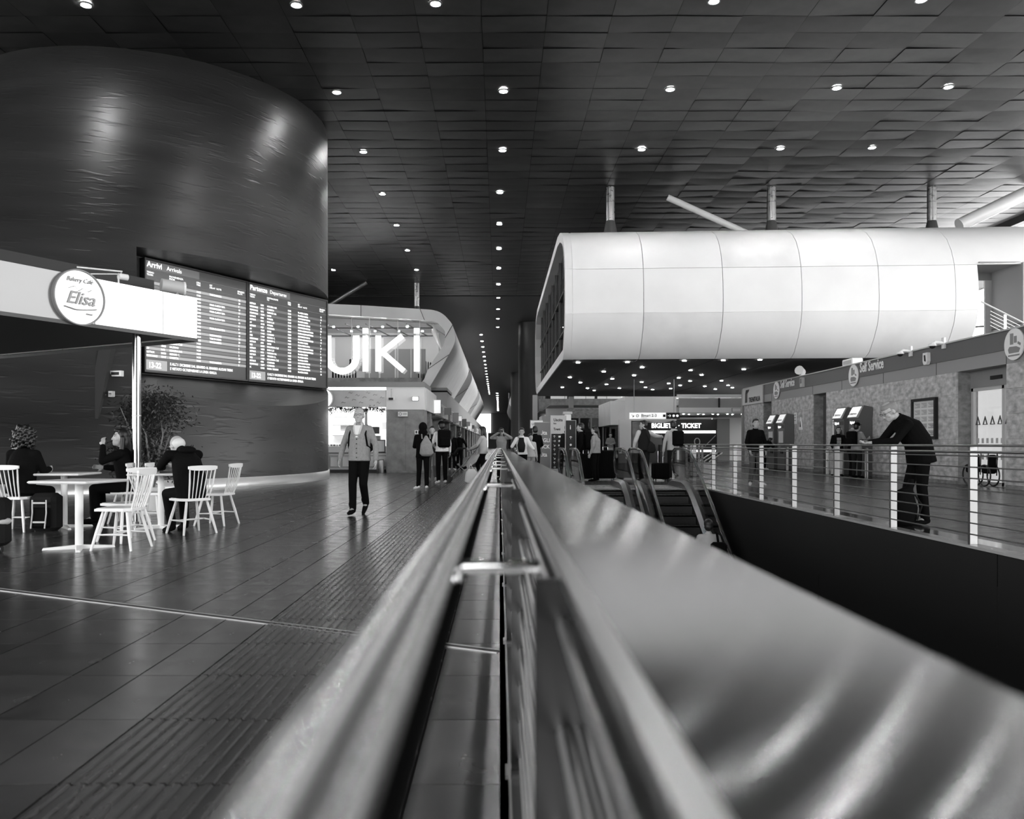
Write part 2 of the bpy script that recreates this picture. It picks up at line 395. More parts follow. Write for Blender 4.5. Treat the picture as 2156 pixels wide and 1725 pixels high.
# pale base trim of the rotunda
b = MB(); n = 60; pts = []
for i in range(n+1):
    a = -PI*.62+i/n*PI*.85; pts.append((math.cos(a), math.sin(a)))
for (c0, s0), (c1, s1) in zip(pts[:-1], pts[1:]):
    q = [(-15.2+c*rr_, 26.55+s_*rr_, z) for z in (0, .26) for rr_ in (9.42, 9.54) for c, s_ in ((c0, s0), (c1, s1))]
    b.add(q, [(2, 3, 7, 6), (6, 7, 5, 4), (0, 1, 5, 4)])
struct(b.build('baseboard_rotunda', mat('steel skirting', .62, .35, .6), smooth=True))

# ---- columns (setting); first one added unseen behind the camera to darken the near post
for x, y, r in ((.20, -.95, .32), (3.2, 81, 1.35), (3.15, 137, 1.3), (3.3, 190, 1.3)):
    b = MB(); b.tube([(x, y, 0), (x, y, ZC)], r, 32); struct(b.build('column', mat('dark column', .022, .45), smooth='auto'))

# ================================================================ RIGHT POD (white tube on the mezzanine)
def shear(x): return -.055*(x-2.7)
prof = [(60, 4.75), (35.3, 4.75), (34.9, 4.95), (34.45, 5.5), (34.15, 6.0), (34.02, 6.52), (34.0, 7.1), (34.03, 7.7), (34.12, 8.36), (34.35, 9.0), (34.7, 9.55), (35.2, 9.98), (35.9, 10.3), (37, 10.6), (38.6, 10.8), (60, 10.8), (61.8, 10.4), (62.8, 9.2), (63, 7.7), (62.6, 6.2), (61.6, 5.1)]
pod = thing('mezzanine_pod', 'long white panelled mezzanine tube with rounded front hanging over the ticket hall', 'pod', (2.7, 34, 4.75))
core = MB(); g = .05
def inset(p, d):
    cy, cz = 48.0, 7.8; out = []
    for y, z in p:
        out.append((y+d*(1 if y < cy-8 else (-1 if y > cy+8 else 0)), z+d*(1 if z < cz-1.2 else (-1 if z > cz+1.2 else 0))))
    return out
ip = inset(prof, .05)
core.prism(ip, lambda y, z: (3.3, y, z), lambda y, z: (19.2, y+shear(19.2), z))
core.build('core', BLACK, pod, w=True)
def podpanel(x0, x1, seg, m, name='panel'):
    b = MB(); pts = prof[seg[0]:seg[1]+1]; n = len(pts); gp = .011
    for x in (x0+gp, x1-gp):
        for k, (y, z) in enumerate(pts):
            z2 = z+(gp if k == 0 and seg[0] > 1 else 0)-(gp if k == n-1 and seg[1] < 14 else 0)
            b.v.append((x, y+shear(x), z2))
        for k, (y, z) in enumerate(inset(pts, .045)): b.v.append((x, y+shear(x), z))
    for k in range(n-1):
        b.f += [(k, k+1, 2*n+k+1, 2*n+k), (k, n+k, n+k+1, k+1), (2*n+k, 2*n+k+1, 3*n+k+1, 3*n+k)]
    b.f += [(0, 2*n, 3*n, n), (n-1, 2*n-1, 4*n-1, 3*n-1)]
    b.m = [0]*len(b.f)
    return b.build(name, m, pod, smooth='auto', w=True)
xs = [2.7, 3.0, 5.9, 9.1, 12.25, 15.3, 18.3]
for i, (x0, x1) in enumerate(zip(xs[:-1], xs[1:])):
    for j, seg in enumerate(((1, 5), (5, 8), (8, 14))):
        m = WHITE_PANEL2 if (i+j) in (2, 5) and j != 1 else WHITE_PANEL
        podpanel(x0, x1, seg, m)
    podpanel(x0, x1, (14, 16), WHITE_PANEL2)
podpanel(18.3, 19.2, (1, 5), WHITE_PANEL); podpanel(18.3, 19.2, (5, 8), WHITE_PANEL)
podpanel(18.3, 30, (8, 14), WHITE_PANEL); podpanel(18.3, 30, (14, 16), WHITE_PANEL2)
# rim ribbon of the open end, 30 cm proud of dark glass
def ring(b, outer, inner, fo, fi, mi=0):
    n = len(outer)
    vs = [fo(*p) for p in outer]+[fo(*p) for p in inner]+[fi(*p) for p in outer]+[fi(*p) for p in inner]; fs = []
    for i in range(n):
        j = (i+1) % n; fs += [(i, j, n+j, n+i), (2*n+j, 2*n+i, 3*n+i, 3*n+j), (n+i, n+j, 3*n+j, 3*n+i), (j, i, 2*n+i, 2*n+j)]
    return b.add(vs, fs, mi)
def inset_n(p, d):
    n = len(p); out = []
    for i in range(n):
        a = V(p[i-1]); c = V(p[(i+1) % n]); q = V(p[i]); t = (c-a).normalized(); nn = V((t.y, -t.x)) if True else 0
        out.append((q.x+nn.x*d, q.y+nn.y*d))
    return out
inn = inset_n(prof, .42)
if abs(inn[6][0]-34.42) > .2: inn = inset_n(prof, -.42)
b = MB(); ring(b, prof, inn, lambda y, z: (2.7, y, z), lambda y, z: (3.15, y, z)); b.build('rim', WHITE_PANEL, pod, w=True)
b = MB(); b.prism(inn, lambda y, z: (3.12, y, z), lambda y, z: (3.16, y, z)); b.build('end_glazing', GLASS_D, pod, w=True)
for k in range(9):
    y = 36.2+k*3; b = MB(); b.box(3.02, 3.11, y-.04, y+.04, 5.1, 10.4); b.build('mullion', DARKGREY, pod, w=True)
for z in (6.5, 8.4):
    MB().box(3.02, 3.11, 35, 62, z-.03, z+.03).build('transom', DARKGREY, pod, w=True)
b = MB(); b.add([(2.75, 35.35, 4.74), (19.2, 34.5, 4.74), (30, 34, 4.74), (30, 64, 4.74), (2.75, 62, 4.74)], [(0, 1, 2, 3, 4)]); b.build('soffit', SOFFIT, pod, w=True)
for x in (5.9, 9.1, 12.25):
    MB().box(x-.02, x+.02, 35.3, 60, 4.725, 4.74).build('soffit_joint', BLACK, pod, w=True)
MB().box(19.15, 19.3, 34.4, 60, 4.7, 8.4).build('end_wall', WHITE_PANEL, pod, w=True)
MB().box(20.9, 21.0, 33.0, 35.1, 4.7, 8.42).build('passage_wall', mat('grey recess panel', .32, .6), pod, w=True)
MB().box(21.0, 23.6, 33.0, 33.06, 4.7, 8.42).build('end_pier', WHITE_PANEL, pod, w=True)
MB().box(20.88, 20.9, 33.0, 35.1, 5.98, 6.0).build('wall_joint', BLACK, pod, w=True)
MB().box(19.25, 20.9, 33.15, 35.2, 8.42, 8.47).build('passage_ceiling', MIDGREY, pod, w=True)
MB().box(19.2, 20.9, 35.1, 35.2, 8.1, 8.42).build('door_header', MIDGREY, pod, w=True); MB().box(20.62, 20.9, 35.1, 35.2, 4.7, 8.1).build('door_jamb', LIGHTGREY, pod, w=True)
b = MB(); b.tube([(19.3, 44, 7.6), (21, 44, 8.3)], .12, 8); b.build('outer_beam', MIDGREY, pod, w=True); b = MB(); b.tube([(19.8, 44, 7.0), (27, 44, 7.5)], .05, 8); b.tube([(19.8, 44, 6.6), (27, 44, 6.8)], .05, 8); b.build('outer_pipe', DARKGREY, pod, w=True)
# soffit lamps
def lampdisc(name, label, cat, x, y, z, r, group, m=LAMP, trim=True):
    t = thing(name, label, cat, (x, y, z), 0, group)
    MB().tube([(0, 0, -.012), (0, 0, -.03)], r, 16).build('diffuser', m, t)
    if trim:
        b = MB(); o_ = [(math.cos(2*PI*i/16)*r*1.35, math.sin(2*PI*i/16)*r*1.35) for i in range(16)]; i_ = [(p*.76, q*.76) for p, q in o_]
        ring(b, o_, i_, lambda p, q: (p, q, -.04), lambda p, q: (p, q, 0)); b.build('trim_ring', STEEL_D, t)
    return t
sof = [(1217, 763), (1321, 762), (1441, 759), (1523, 758), (1600, 757), (1352, 773), (1454, 779), (1566, 777), (1271, 782), (1335, 790), (1200, 794), (1289, 797), (1429, 795), (1477, 789), (1222, 805), (1351, 804), (1408, 807), (1453, 802), (1519, 801), (1184, 815), (1237, 817), (1277, 809), (1359, 815), (1432, 811), (1484, 813), (1533, 811), (1251, 822), (1304, 817), (1374, 820), (1412, 818), (1506, 819), (1542, 816)]
for k, (x, y) in enumerate(sof):
    Y = 3.59*FPX/(VY-y); X = (x-VX)*Y/FPX
    lampdisc('soffit_light', 'small round downlight set in the dark underside of the white tube', 'ceiling light', X, Y, 4.735, .085, 'downlights under the white tube', LAMP_S, False)
# columns on top, struts
for k, (x, lab) in enumerate(((5.09, 'nearest the open end'), (12.5, 'in the middle, where the slanting strut lands'), (19.87, 'farthest right, beside the bright strut'))):
    t = thing('roof_column', 'short steel roof column on the white tube, '+lab, 'column', (x, 38, 10.75))
    b = MB(); b.tube([(0, 0, .6), (0, 0, 2.19)], .2, 24); b.build('shaft', STEEL, t, smooth='auto')
    b = MB(); b.tube([(0, 0, .0), (0, 0, .65)], [.34, .2], 24); b.build('base_cone', DARKGREY if k else mat('cone grey', .12, .4, .5), t, smooth='auto')
    b = MB(); b.tube([(0, 0, 1.5), (0, 0, 1.515)], .203, 24); b.build('joint_ring', DARKGREY, t)
b = MB(); b.tube([(11.9, 38.9, 10.95), (7.9, 38.9, 12.76)], .15, 16)
tag(b.build('diagonal_strut', MATS['strut paint'] if 'strut paint' in MATS else mat('strut paint', .75, .3), smooth='auto'), 'slanting steel tube rising left from the middle roof column to the ceiling', 'strut')
b = MB(); b.tube([(20.9, 37.6, 11.1), (24.0, 37.6, 12.6)], .3, 20)
tag(b.build('diagonal_strut', mat('strut paint', .75, .3), smooth='auto'), 'thick bright steel tube slanting up to the right edge of the roof', 'strut')
for k, (x, lab) in enumerate(((11.9, 'left pair behind the middle roof column'), (19.9, 'right pair near the bright strut'))):
    Y = 44
    t = thing('lattice_brace', 'pair of thin steel rods leaning under the ceiling, '+lab, 'brace', (x, Y, 11.15))
    for dx in (0, .45): MB().tube([(dx, 0, -.3), (dx+.75, 0, 1.35)], .025, 6).build('rod', CHROME, t)  # thin tubes stand in for hanging light fixtures that reflect
# things outside the roof edge, right
for k, x in enumerate((30.2, 32.4)):
    t = thing('outdoor_mast', 'white post outside the roof edge, '+('nearer the thick strut' if k == 0 else 'at the far right corner'), 'post', (x, 48, 0))
    MB().box(-.18, .18, -.18, .18, 0, 13.6).build('shaft', WHITE, t); MB().box(-.5, .5, -.3, .3, 13.6, 13.9).build('head', LIGHTGREY, t)
# stair rail on the roof of the ticket hall, inside the opening
t = thing('stair_railing', 'sloping steel stair railing in the bright opening at the end of the white tube', 'railing', (19.5, 32, 4.1))
MB().tube([(-.85, 0, 2.56), (1.3, 0, 1.48)], .035, 8).build('rail', LIGHTGREY, t)
for k in range(5): MB().tube([(-.5, 0, 2.2-.14*k), (1.3, 0, 1.3-.14*k)], .01, 6).build('wire', STEEL, t)
for x in (.07, 1.1): MB().box(x-.05, x+.05, -.02, .02, 0.0, 2.1-x*.5).build('post', WHITE, t)
MB().box(-1.2, 1.6, -.1, .3, -.02, .5).build('stringer', DARKGREY, t)

# ================================================================ LEFT PODS (shop tubes)
PO = [(-18, 10.95), (-11.65, 10.65), (-9.4, 10.55), (-5.4, 10.3), (-4.4, 10.2), (-3.83, 9.94), (-3.44, 9.55), (-3.2, 9.2), (-3.02, 8.5), (-3.08, 7.95), (-3.44, 7.2), (-4.57, 5.3), (-4.9, 4.76), (-18, 4.76)]
PI_ = [(-18, 10.15), (-11.65, 9.95), (-9.4, 9.8), (-5.1, 9.55), (-4.4, 9.48), (-4.02, 9.2), (-3.73, 8.8), (-3.7, 8.35), (-3.83, 7.8), (-4.18, 7.3), (-4.83, 6.25), (-5.15, 5.5), (-5.65, 5.0), (-18, 5.0)]
def dense(p):
    out = list(p[:3])
    for i in range(3, 12):
        a, b_, c, d = V(p[i-1]), V(p[i]), V(p[i+1]), V(p[min(i+2, 12)])
        for k in range(4):
            t = k/4; q = .5*((2*b_)+(c-a)*t+(2*a-5*b_+4*c-d)*t*t+(3*b_-a-3*c+d)*t**3); out.append((q.x, q.y))
    return out+[p[12], p[13]]
PO, PI_ = dense(PO), dense(PI_); IX = lambda i: i if i < 3 else (3+(i-3)*4 if i < 13 else 40)
def leftpod(label, Y0, ln, ox=0., mir=1, detail=True):
    f = lambda x, z: (mir*(x+ox), z)
    po = [f(*p) for p in PO]; pi = [f(*p) for p in PI_]
    t = thing('shop_pod', label, 'pod', (0, Y0, 4.76))
    b = MB()
    # rim in separate curved pieces
    cuts = tuple(IX(i) for i in (0, 1, 2, 3, 7, 10, 12, 13))
    for a, e in zip(cuts[:-1], cuts[1:]):
        b = MB(); n = e-a+1
        for Y in (Y0, Y0+.5):
            b.v += [(x, Y, z) for x, z in po[a:e+1]]+[(x, Y, z) for x, z in pi[a:e+1]]
        for k in range(n-1):
            b.f += [(k, k+1, n+k+1, n+k), (k, 2*n+k, 2*n+k+1, k+1), (n+k, n+k+1, 3*n+k+1, 3*n+k)]
        b.f += [(0, n, 3*n, 2*n), (n-1, 3*n-1, 4*n-1, 2*n-1)][:2]; b.m = [0]*len(b.f)
        # shrink a hair along the ring so joints show
        b.build('rim', WHITE_PANEL if a != IX(7) else WHITE_PANEL2, t, w=True)
        x, z = po[e]; x2, z2 = pi[e]
        if e < 40: MB().tube([(x, Y0-.005, z), (x2, Y0-.005, z2)], .02, 4).build('joint', DARKGREY, t, w=True)
    # skin running back
    segs = ((0, IX(5)), (IX(5), IX(9)), (IX(9), IX(12)), (IX(12), 40))
    for yi in range(3):
        ya, yb = Y0+.5+yi*ln/3, Y0+.5+(yi+1)*ln/3-.03
        for a, e in segs:
            b = MB(); pts = po[a:e+1]; n = len(pts)
            for Y in (ya, yb): b.v += [(x, Y, z) for x, z in pts]
            for k in range(n-1): b.f.append((k, n+k, n+k+1, k+1))
            b.m = [0]*len(b.f); b.build('panel', WHITE_PANEL2, t, smooth='auto', w=True)
    b = MB(); pp = [(x*.997 if mir > 0 else x*.997, z-.03 if z > 8 else z+.03) for x, z in po]
    n = len(pp); b.v = [(x-.03*mir, Y, z) for Y in (Y0+6.5, Y0+.5+ln) for x, z in pp]; b.f = [(k, n+k, n+(k+1) % n, (k+1) % n) for k in range(n)]+[tuple(range(n))]; b.m = [0]*len(b.f)
    b.build('inner_shell', LIGHTGREY, t, w=True)
    b = MB(); b.prism(pi, lambda x, z: (x, Y0+.42, z), lambda x, z: (x, Y0+.44, z)); b.build('glass', GLASS, t, w=True)
    return t
pod1 = leftpod('white rimmed glass shop tube with the large lit letters behind its glass', 56, 24)
Y1 = 56
b = MB(); b.box(-18, -5.3, Y1-.15, Y1+.35, 4.72, 5.62); b.build('parapet', STONE2, pod1, w=True)
b = MB(); b.box(-18, -3.6, Y1+.5, Y1+6.4, 4.8, 5.0); b.build('floor_slab', MIDGREY, pod1, w=True)
MB().box(-18, -4.6, Y1+6.2, Y1+6.3, 5.0, 9.5).build('back_wall', WHITE, pod1, w=True)
for k, x in enumerate((-9.4, -8.3, -7.2, -6.15)): MB().box(x+.02, x+1.0, Y1+1.4, Y1+1.5, 5.0, 7.75).build('display_panel', mat('shop panel grey', .42, .5), pod1, w=True)
mat('shop lighting', 1, .5, emit=4)
for k in range(8): MB().tube([(-11.5+.85*k, Y1+1.2+(k % 2)*2.2, 9.30), (-11.5+.85*k, Y1+1.2+(k % 2)*2.2, 9.22)], .07, 12).build('spot_lamp', mat('shop spot', 1, .5, emit=160), pod1, w=True)
for k in range(6):
    MB().tube([(-12+k*1.4, Y1+.8, 9.4), (-11+k*1.4, Y1+5.5, 9.2)], .05, 6).build('truss_bar', MIDGREY, pod1, w=True)
for z in (8.6, 9.15): MB().tube([(-12, Y1+1.0, z), (-4.6, Y1+1.0, z)], .035, 6).build('pipe', DARKGREY, pod1, w=True)
for k in range(5): MB().tube([(-4.6-.1*k, Y1+1+k, 9.5), (-3.9, Y1+1.+k, 7.4)], .07, 6).build('rafter', WHITE, pod1, w=True)
for x in (-11.9, -10.1, -8.9, -6.95, -5.45): MB().box(x-.02, x+.02, Y1+.36, Y1+.48, 5.0, 9.75).build('mullion', LIGHTGREY, pod1, w=True)
# garments on rails
def garment(x, y, z, m, lab, long=.9):
    t = thing('hanging_garment', lab, 'garment', (x, y, z), 0, 'garments hanging in the glass shop')
    b = MB(); b.tube([(0, 0, .02), (0, 0, -.06), (0, 0, -.2), (0, 0, -long)], [(.05, .03), (.22, .05), (.2, .05), (.24, .06)] if abs(z-7.5) > .01 else [(.03, .05), (.05, .22), (.06, .2), (.08, .24)], 10, side=(0, 1, 0)); b.build('cloth', m, t, smooth=True)
    MB().tube([(0, 0, .0), (0, 0, .08), (.03, 0, .11)], .008, 5).build('hook', STEEL, t)
gm = (C_DARK, C_GREY, C_LIGHT, C_DENIM, C_WHITE)
for k in range(9): garment(-11.8+k*.2, Y1+2.5, 6.35, gm[k % 2*3], 'dark garment on the low rail behind the lit U')
for k in range(2): garment(-11.0+k*.75, Y1+5.6, 7.5, (C_DARK, C_LIGHT)[k], ('dark' if k == 0 else 'pale')+' jacket hung high on the back wall inside the lit U')
for k in range(10): garment(-5.75+k*.13, Y1+1.3+k*.35, 7.0, (C_DARK, C_GREY, C_DENIM)[k % 3], 'garment on the slanting rail right of the last lit letter')
for k in range(5): garment(-5.6+k*.17, Y1+1.2, 6.0, (C_DARK, C_GREY)[k % 2], 'dark garment on the low rail right of the last lit letter', .7)
# column and strut above
t = thing('roof_column', 'short steel roof column on the left glass shop tube', 'column', (-6.1, 60.7, 10.3))
MB().tube([(0, 0, .9), (0, 0, 2.7)], .2, 20).build('shaft', STEEL, t, smooth='auto'); MB().tube([(0, 0, -.1), (0, 0, .95)], [.38, .22], 20).build('base_cone', DARKGREY, t, smooth='auto')
b = MB(); b.tube([(-12.4, 59.6, 11.1), (-9.6, 59.6, 12.8)], .15, 12)
tag(b.build('diagonal_strut', STEEL_D, smooth='auto'), 'dim steel tube slanting to the ceiling above the glass shop tube', 'strut')
# large letters
LY = Y1-.25
lt = thing('shop_sign', 'large glowing white letters UIKI on the glass shop front', 'sign', (-9, LY, 5.9))
def strip(b, p, q, wd, y0, y1):
    p, q = V(p), V(q); d = (q-p).normalized(); n = V((-d.y, d.x))*wd/2
    b.prism([tuple(p+n), tuple(q+n), tuple(q-n), tuple(p-n)], lambda x, z: (x, y0, z), lambda x, z: (x, y1, z))
def lxy(px, py): q = at(px, py, LY); return (q.x, q.z)
def lett(fn, nm):
    b = MB(); fn(b); b.build(nm, LETTER, lt, w=True)
def fU(b):
    c = lxy(720, 752); r = .95; pts = [(c[0]-r, lxy(0, 707)[1])]
    pts += [(c[0]-r*math.cos(a), c[1]-r*math.sin(a)) for a in [PI*i/14 for i in range(15)]]+[(c[0]+r, lxy(0, 707)[1])]
    for p, q in zip(pts[:-1], pts[1:]): strip(b, p, q, .42, LY, LY+.12)
def fi(px):
    def f(b):
        strip(b, lxy(px, 707), lxy(px, 782), .36, LY, LY+.12); strip(b, lxy(px, 691), lxy(px, 702), .36, LY, LY+.12)
    return f
def fK(b):
    strip(b, lxy(796, 707), lxy(796, 782), .36, LY, LY+.12); strip(b, lxy(798, 746), lxy(847, 707), .34, LY+.002, LY+.118); strip(b, lxy(804, 741), lxy(850, 781), .34, LY+.004, LY+.116)
lett(fU, 'letter_u'); lett(fi(769), 'letter_i'); lett(fK, 'letter_k'); lett(fi(877), 'letter_i')
pod2 = leftpod('second white shop tube along the left arcade', 90, 24); pod3 = leftpod('third white shop tube along the left arcade', 125, 30)
podr = leftpod('white shop tube at the far right of the concourse beyond the dark columns', 142, 44, 1.35, -1)
for Y_ in (97, 135, 160):
    t = thing('roof_column', 'distant roof column on the '+{97: 'second', 135: 'third', 160: 'far right'}[Y_]+' white shop tube', 'column', (-6.1 if Y_ < 150 else 4.9, Y_, 10.3)); MB().tube([(0, 0, .3 if Y_ < 150 else .12), (0, 0, 2.6)], .2, 12).build('shaft', STEEL, t)
for p, Y in ((pod2, 90), (pod3, 125)):
    MB().box(-12, -4.5, Y+.6, Y+6, 4.8, 5.0).build('floor_slab', MIDGREY, p, w=True); MB().box(-9, -5, Y+3, Y+5, 9, 9.05).build('ceiling_lamp', MATS['shop lighting'], p, w=True)

# ================================================================ CEILING LAMPS
def cl(px, py, lab, r=.13):
    Y = 11.8*FPX/(VY-py); lampdisc('ceiling_light', lab, 'ceiling light', (px-VX)*Y/FPX, Y, ZC-.01, r, None, LAMP).__setitem__('group', 'recessed lights in the dark ceiling')
for x in (181, 624, 917, 1503, 1940):
    cl(x, {181: 8, 624: 8, 917: 5, 1503: 0, 1940: -3}[x], 'bright round light at the top edge, above the '+{181: 'rotunda', 624: 'rotunda shoulder', 917: 'concourse', 1503: 'white tube start', 1940: 'white tube end'}[x])
names = {709: 'first from the rotunda', 1060: 'second from the rotunda', 1411: 'third from the rotunda', 1762: 'fourth from the rotunda', 1997: 'fifth from the rotunda'}
for x, l in names.items(): cl(x, {709: 192, 1060: 190, 1411: 186, 1762: 183, 1997: 181}[x], 'bright light in the second row of the ceiling, '+l)
names = {765: 'first from the rotunda', 1058: 'second from the rotunda', 1351: 'third from the rotunda', 1643: 'fourth from the rotunda', 1836: 'fifth from the rotunda'}
for x, l in names.items(): cl(x, {765: 318, 1058: 315, 1351: 313, 1643: 311, 1836: 309}[x], 'ceiling light in the third row, '+l)
for x, y in ((805, 407), (835, 473), (858, 526), (877, 567)): cl(x, y, 'ceiling light in the line close to the rotunda edge')
cl(702, 568, 'small ceiling light just above the departure board', .12)
for k in range(9): Y = 38.66+5.57*k; lampdisc('ceiling_light', 'ceiling light in the centre line running away over the walkway', 'ceiling light', .05-.0045*(Y-30), Y, ZC-.01, .13, 'recessed lights in the centre line', LAMP)
for k in range(20): Y = 89+5.57*k; lampdisc('ceiling_light', 'distant ceiling light in the curving line left of the centre', 'ceiling light', -2.0-.004*(Y-89), Y, ZC-.02, .15, 'distant lights in the left line', LAMP)
for k in range(12): Y = 192+9*k; lampdisc('ceiling_light', 'tiny far ceiling light at the end of the hall', 'ceiling light', -.55, Y, ZC-.02, .2, 'tiny lights at the end of the hall', LAMP, False)

# ================================================================ DEPARTURE BOARDS
def worldframe(o, u, n):                               # origin, right vector, out vector
    u = V(u).normalized(); z = V((0, 0, 1)); n = V(n).normalized()
    return Matrix(((u.x, 0, n.x, o[0]), (u.y, 0, n.y, o[1]), (u.z, 1, n.z, o[2]), (0, 0, 0, 1)))
BW, BH = 3.93, 3.2
def board(name, label, s0, width, title1, title2, arr):
    o = SL+SU*s0+SN*.12; t = thing(name, label, 'display board', (o.x, o.y, 3.16)); M = Matrix.Rotation(math.atan2(SU.y, SU.x), 4, 'Z')
    t.rotation_euler = (0, 0, math.atan2(SU.y, SU.x))
    # local: x along board, y into wall, z up
    MB().box(0, width, 0, .12, 0, BH).build('casing', BLACK, t)
    b = MB(); ring(b, [(0, 0), (width, 0), (width, BH), (0, BH)], [(.045, .045), (width-.045, .045), (width-.045, BH-.045), (.045, BH-.045)], lambda x, z: (x, -.05, z), lambda x, z: (x, 0, z)); b.build('frame', DARKGREY, t)
    MB().box(.045, width-.045, -.012, 0, .045, BH-.045).build('screen', SCREENBG, t)
    T = lambda x, z, y=-.022: Matrix(((1, 0, 0, x), (0, 0, -1, y), (0, 1, 0, z), (0, 0, 0, 1)))
    MB().box(.06, width*.50, -.016, -.012, BH-.28, BH-.06).build('title_panel', SCREENROW, t)
    text('title', title1, .22, SCREENTXT, T(.09, BH-.23), t, .002, .02); text('title', title2, .17, SCREENTXT, T(.09+.165*len(title1)*.68, BH-.225), t, .002)
    for z in (BH-.31, BH-.55): MB().box(.05, width-.05, -.018, -.012, z, z+.012).build('divider', MIDGREY, t)
    hd = [(.08, 'TRENO\nTRAIN'), (.85, 'PROVENIENZA\nFROM' if arr else 'DESTINAZIONE\nTO'), (width*.47, 'ORA\nTIME'), (width*.60, 'RIT\nDELAY  NOTE'), (width*.89, 'BINARIO\nPLATF.')]
    for x, tx in hd: text('heading', tx, .075, SCREENTXT, T(x, BH-.41), t, .001, .01, lsp=.9)
    nr = 21; top = BH-.62; bot = .42; ph = (top-bot)/nr; sz = ph*.78
    rnd = random.Random(3 if arr else 4)
    cities = ['CASERTA', 'TORINO P.N.', 'ROMA TERMINI', 'SALERNO', 'MILANO C.LE', 'FORMIA', 'SAPRI', 'VENEZIA S.L.', 'REGGIO C.', 'COSENZA', 'BARI C.LE', 'FIRENZE S.M.', 'NOCERA INF.', 'CASSINO', 'BOLOGNA C.LE', 'VILLA LITERNO']
    ty = ['REGIONALE', 'REG', 'METROP.', 'IC', 'AV']
    for i in range(nr):
        z1 = top-i*ph
        row = MB().box(.06, width-.06, -.016, -.012, z1-ph*.80, z1-ph*.06).build('row', (SCREENROWL if i % 2 == 0 else SCREENROW) if arr else (SCREENROW if i % 2 else SCREENBG), t)
        note = rnd.choice(['', 'TORRE DI CASERTA', '', 'FORMIA CLASSE IN TESTA', '']) if arr else rnd.choice(['FERMA A FORMIA-LATINA', 'VIA AVERSA-CASERTA', 'CAMPI FLEGREI-POZZUOLI', 'NOCERA-SALERNO-BATTIPAGLIA'])
        for x, body, sx in ((.08, rnd.choice(ty), .85), (.56, str(rnd.randint(2000, 24000)), .9), (.86, rnd.choice(cities), .95), (width*.47, '%d:%02d' % (13+(22+i*4)//60, (22+i*4) % 60), .95), (width*.60, note, .66), (width*.90, str(rnd.randint(1, 24)), 1)):
            if body: text('row_text', body, sz, SCREENTXT, T(x, z1-ph*.70), row, .001, .025, sx=sx)
    MB().box(.07, .78, -.018, -.012, .08, .36).build('clock_panel', SCREENROWL, t)
    text('clock', '13-22', .22, SCREENTXT, T(.14, .14), t, .002, .03, sx=.85)
    text('ticker', "E ALL'11 DICEMBRE DAL BINARIO AL BINARIO ALCUNI TRENI\nE VIETATO OLTREPASSARE LA LINEA GIALLA", .105, SCREENTXT, T(.88, .26), t, .001, .03, sx=.83 if arr else .83, lsp=1.25)
    return t
board('arrivals_board', 'large arrivals display headed Arrivi Arrivals, the left board in the rotunda recess', 0.02, BW-.02, 'Arrivi', 'Arrivals', True)
board('departures_board', 'large departures display headed Partenze Departures, the right board in the rotunda recess', BW+.02, BW-.02, 'Partenze', 'Departures', False)
# small things on the rotunda wall
def onwall(px, py, Y, name, label, cat, wd, ht, m, inner=None):
    p = at(px, py, Y); t = thing(name, label, cat, tuple(p), R(-12))
    MB().box(-wd/2, wd/2, -.05, .05, -ht/2, ht/2).build('case', m, t)
    if inner: inner(t)
    return t
def surfY(px, z):                                      # depth of the rotunda surface along a sight line
    t = z/ZC; cx, cy, rr = lerp(-15.2, -12.6, t), lerp(26.55, 30.6, t), lerp(9.5, 6.1, t); k = (px-VX)/FPX
    a, b_, c = 1+k*k, -2*(k*cx+cy), cx*cx+cy*cy-rr*rr; return (-b_-math.sqrt(max(0, b_*b_-4*a*c)))/(2*a)
def arrowface(t):
    MB().box(-.11, .11, -.055, -.05, -.035, .035).build('pictogram', BLACK, t)
onwall(245, 787, surfY(245, 3)-.1, 'exit_sign', 'small white emergency sign with a dark arrow on the rotunda wall left of the pole', 'sign', .34, .14, WHITE, arrowface)
onwall(235, 830, surfY(235, 2.4)-.1, 'wall_switch', 'small pale square box on the rotunda wall below the emergency sign', 'switch box', .11, .14, LIGHTGREY, lambda t: MB().box(-.03, .03, -.06, -.05, -.03, .03).build('button', MIDGREY, t))
y1_, y2_ = surfY(210, 1.75), surfY(210, 3.55); b = MB(); px_ = (210-VX)/FPX*(y1_+y2_)/2
b.prism([(y1_-.06, 1.75), (y1_+.2, 1.75), (y2_+.2, 3.55), (y2_-.06, 3.55)], lambda y, z: (px_-.15, y, z), lambda y, z: (px_+.15, y, z))
tag(b.build('wall_duct', mat('duct', .025, .5)), 'dark vertical duct on the rotunda wall left of the pole', 'duct')

# ================================================================ CAFE CANOPY
CC = V((-4.65, 12.7, 0)); d1 = V((-1.44, -2.63, 0)).normalized(); d2 = V((-4.55, 2.5, 0)).normalized(); CZ = CH+1.62
can = thing('cafe_canopy', 'glossy white cafe canopy with a deep fascia carried by a steel pole', 'canopy', (CC.x, CC.y, CZ))
def cq(a, b_, z): q = CC+d1*a+d2*b_; return (q.x, q.y, z)
def cbox(b, a0, a1, b0, b1, z0, z1): b.add([cq(a, c, z) for a in (a0, a1) for c in (b0, b1) for z in (z0, z1)], [(0, 1, 3, 2), (4, 6, 7, 5), (0, 4, 5, 1), (2, 3, 7, 6), (0, 2, 6, 4), (1, 5, 7, 3)])
FASC = mat('canopy fascia', .82, .16, .25, coat=.6, bump=.02, bscale=(.8, .8, .8))
FASC_SHADE = mat('canopy fascia mirror', .22, .22, .1, bump=.12, bscale=(1.1, 1.1, .8), detail=1, coat=.4)  # same white fascia, greyed in colour to imitate its darker reflections
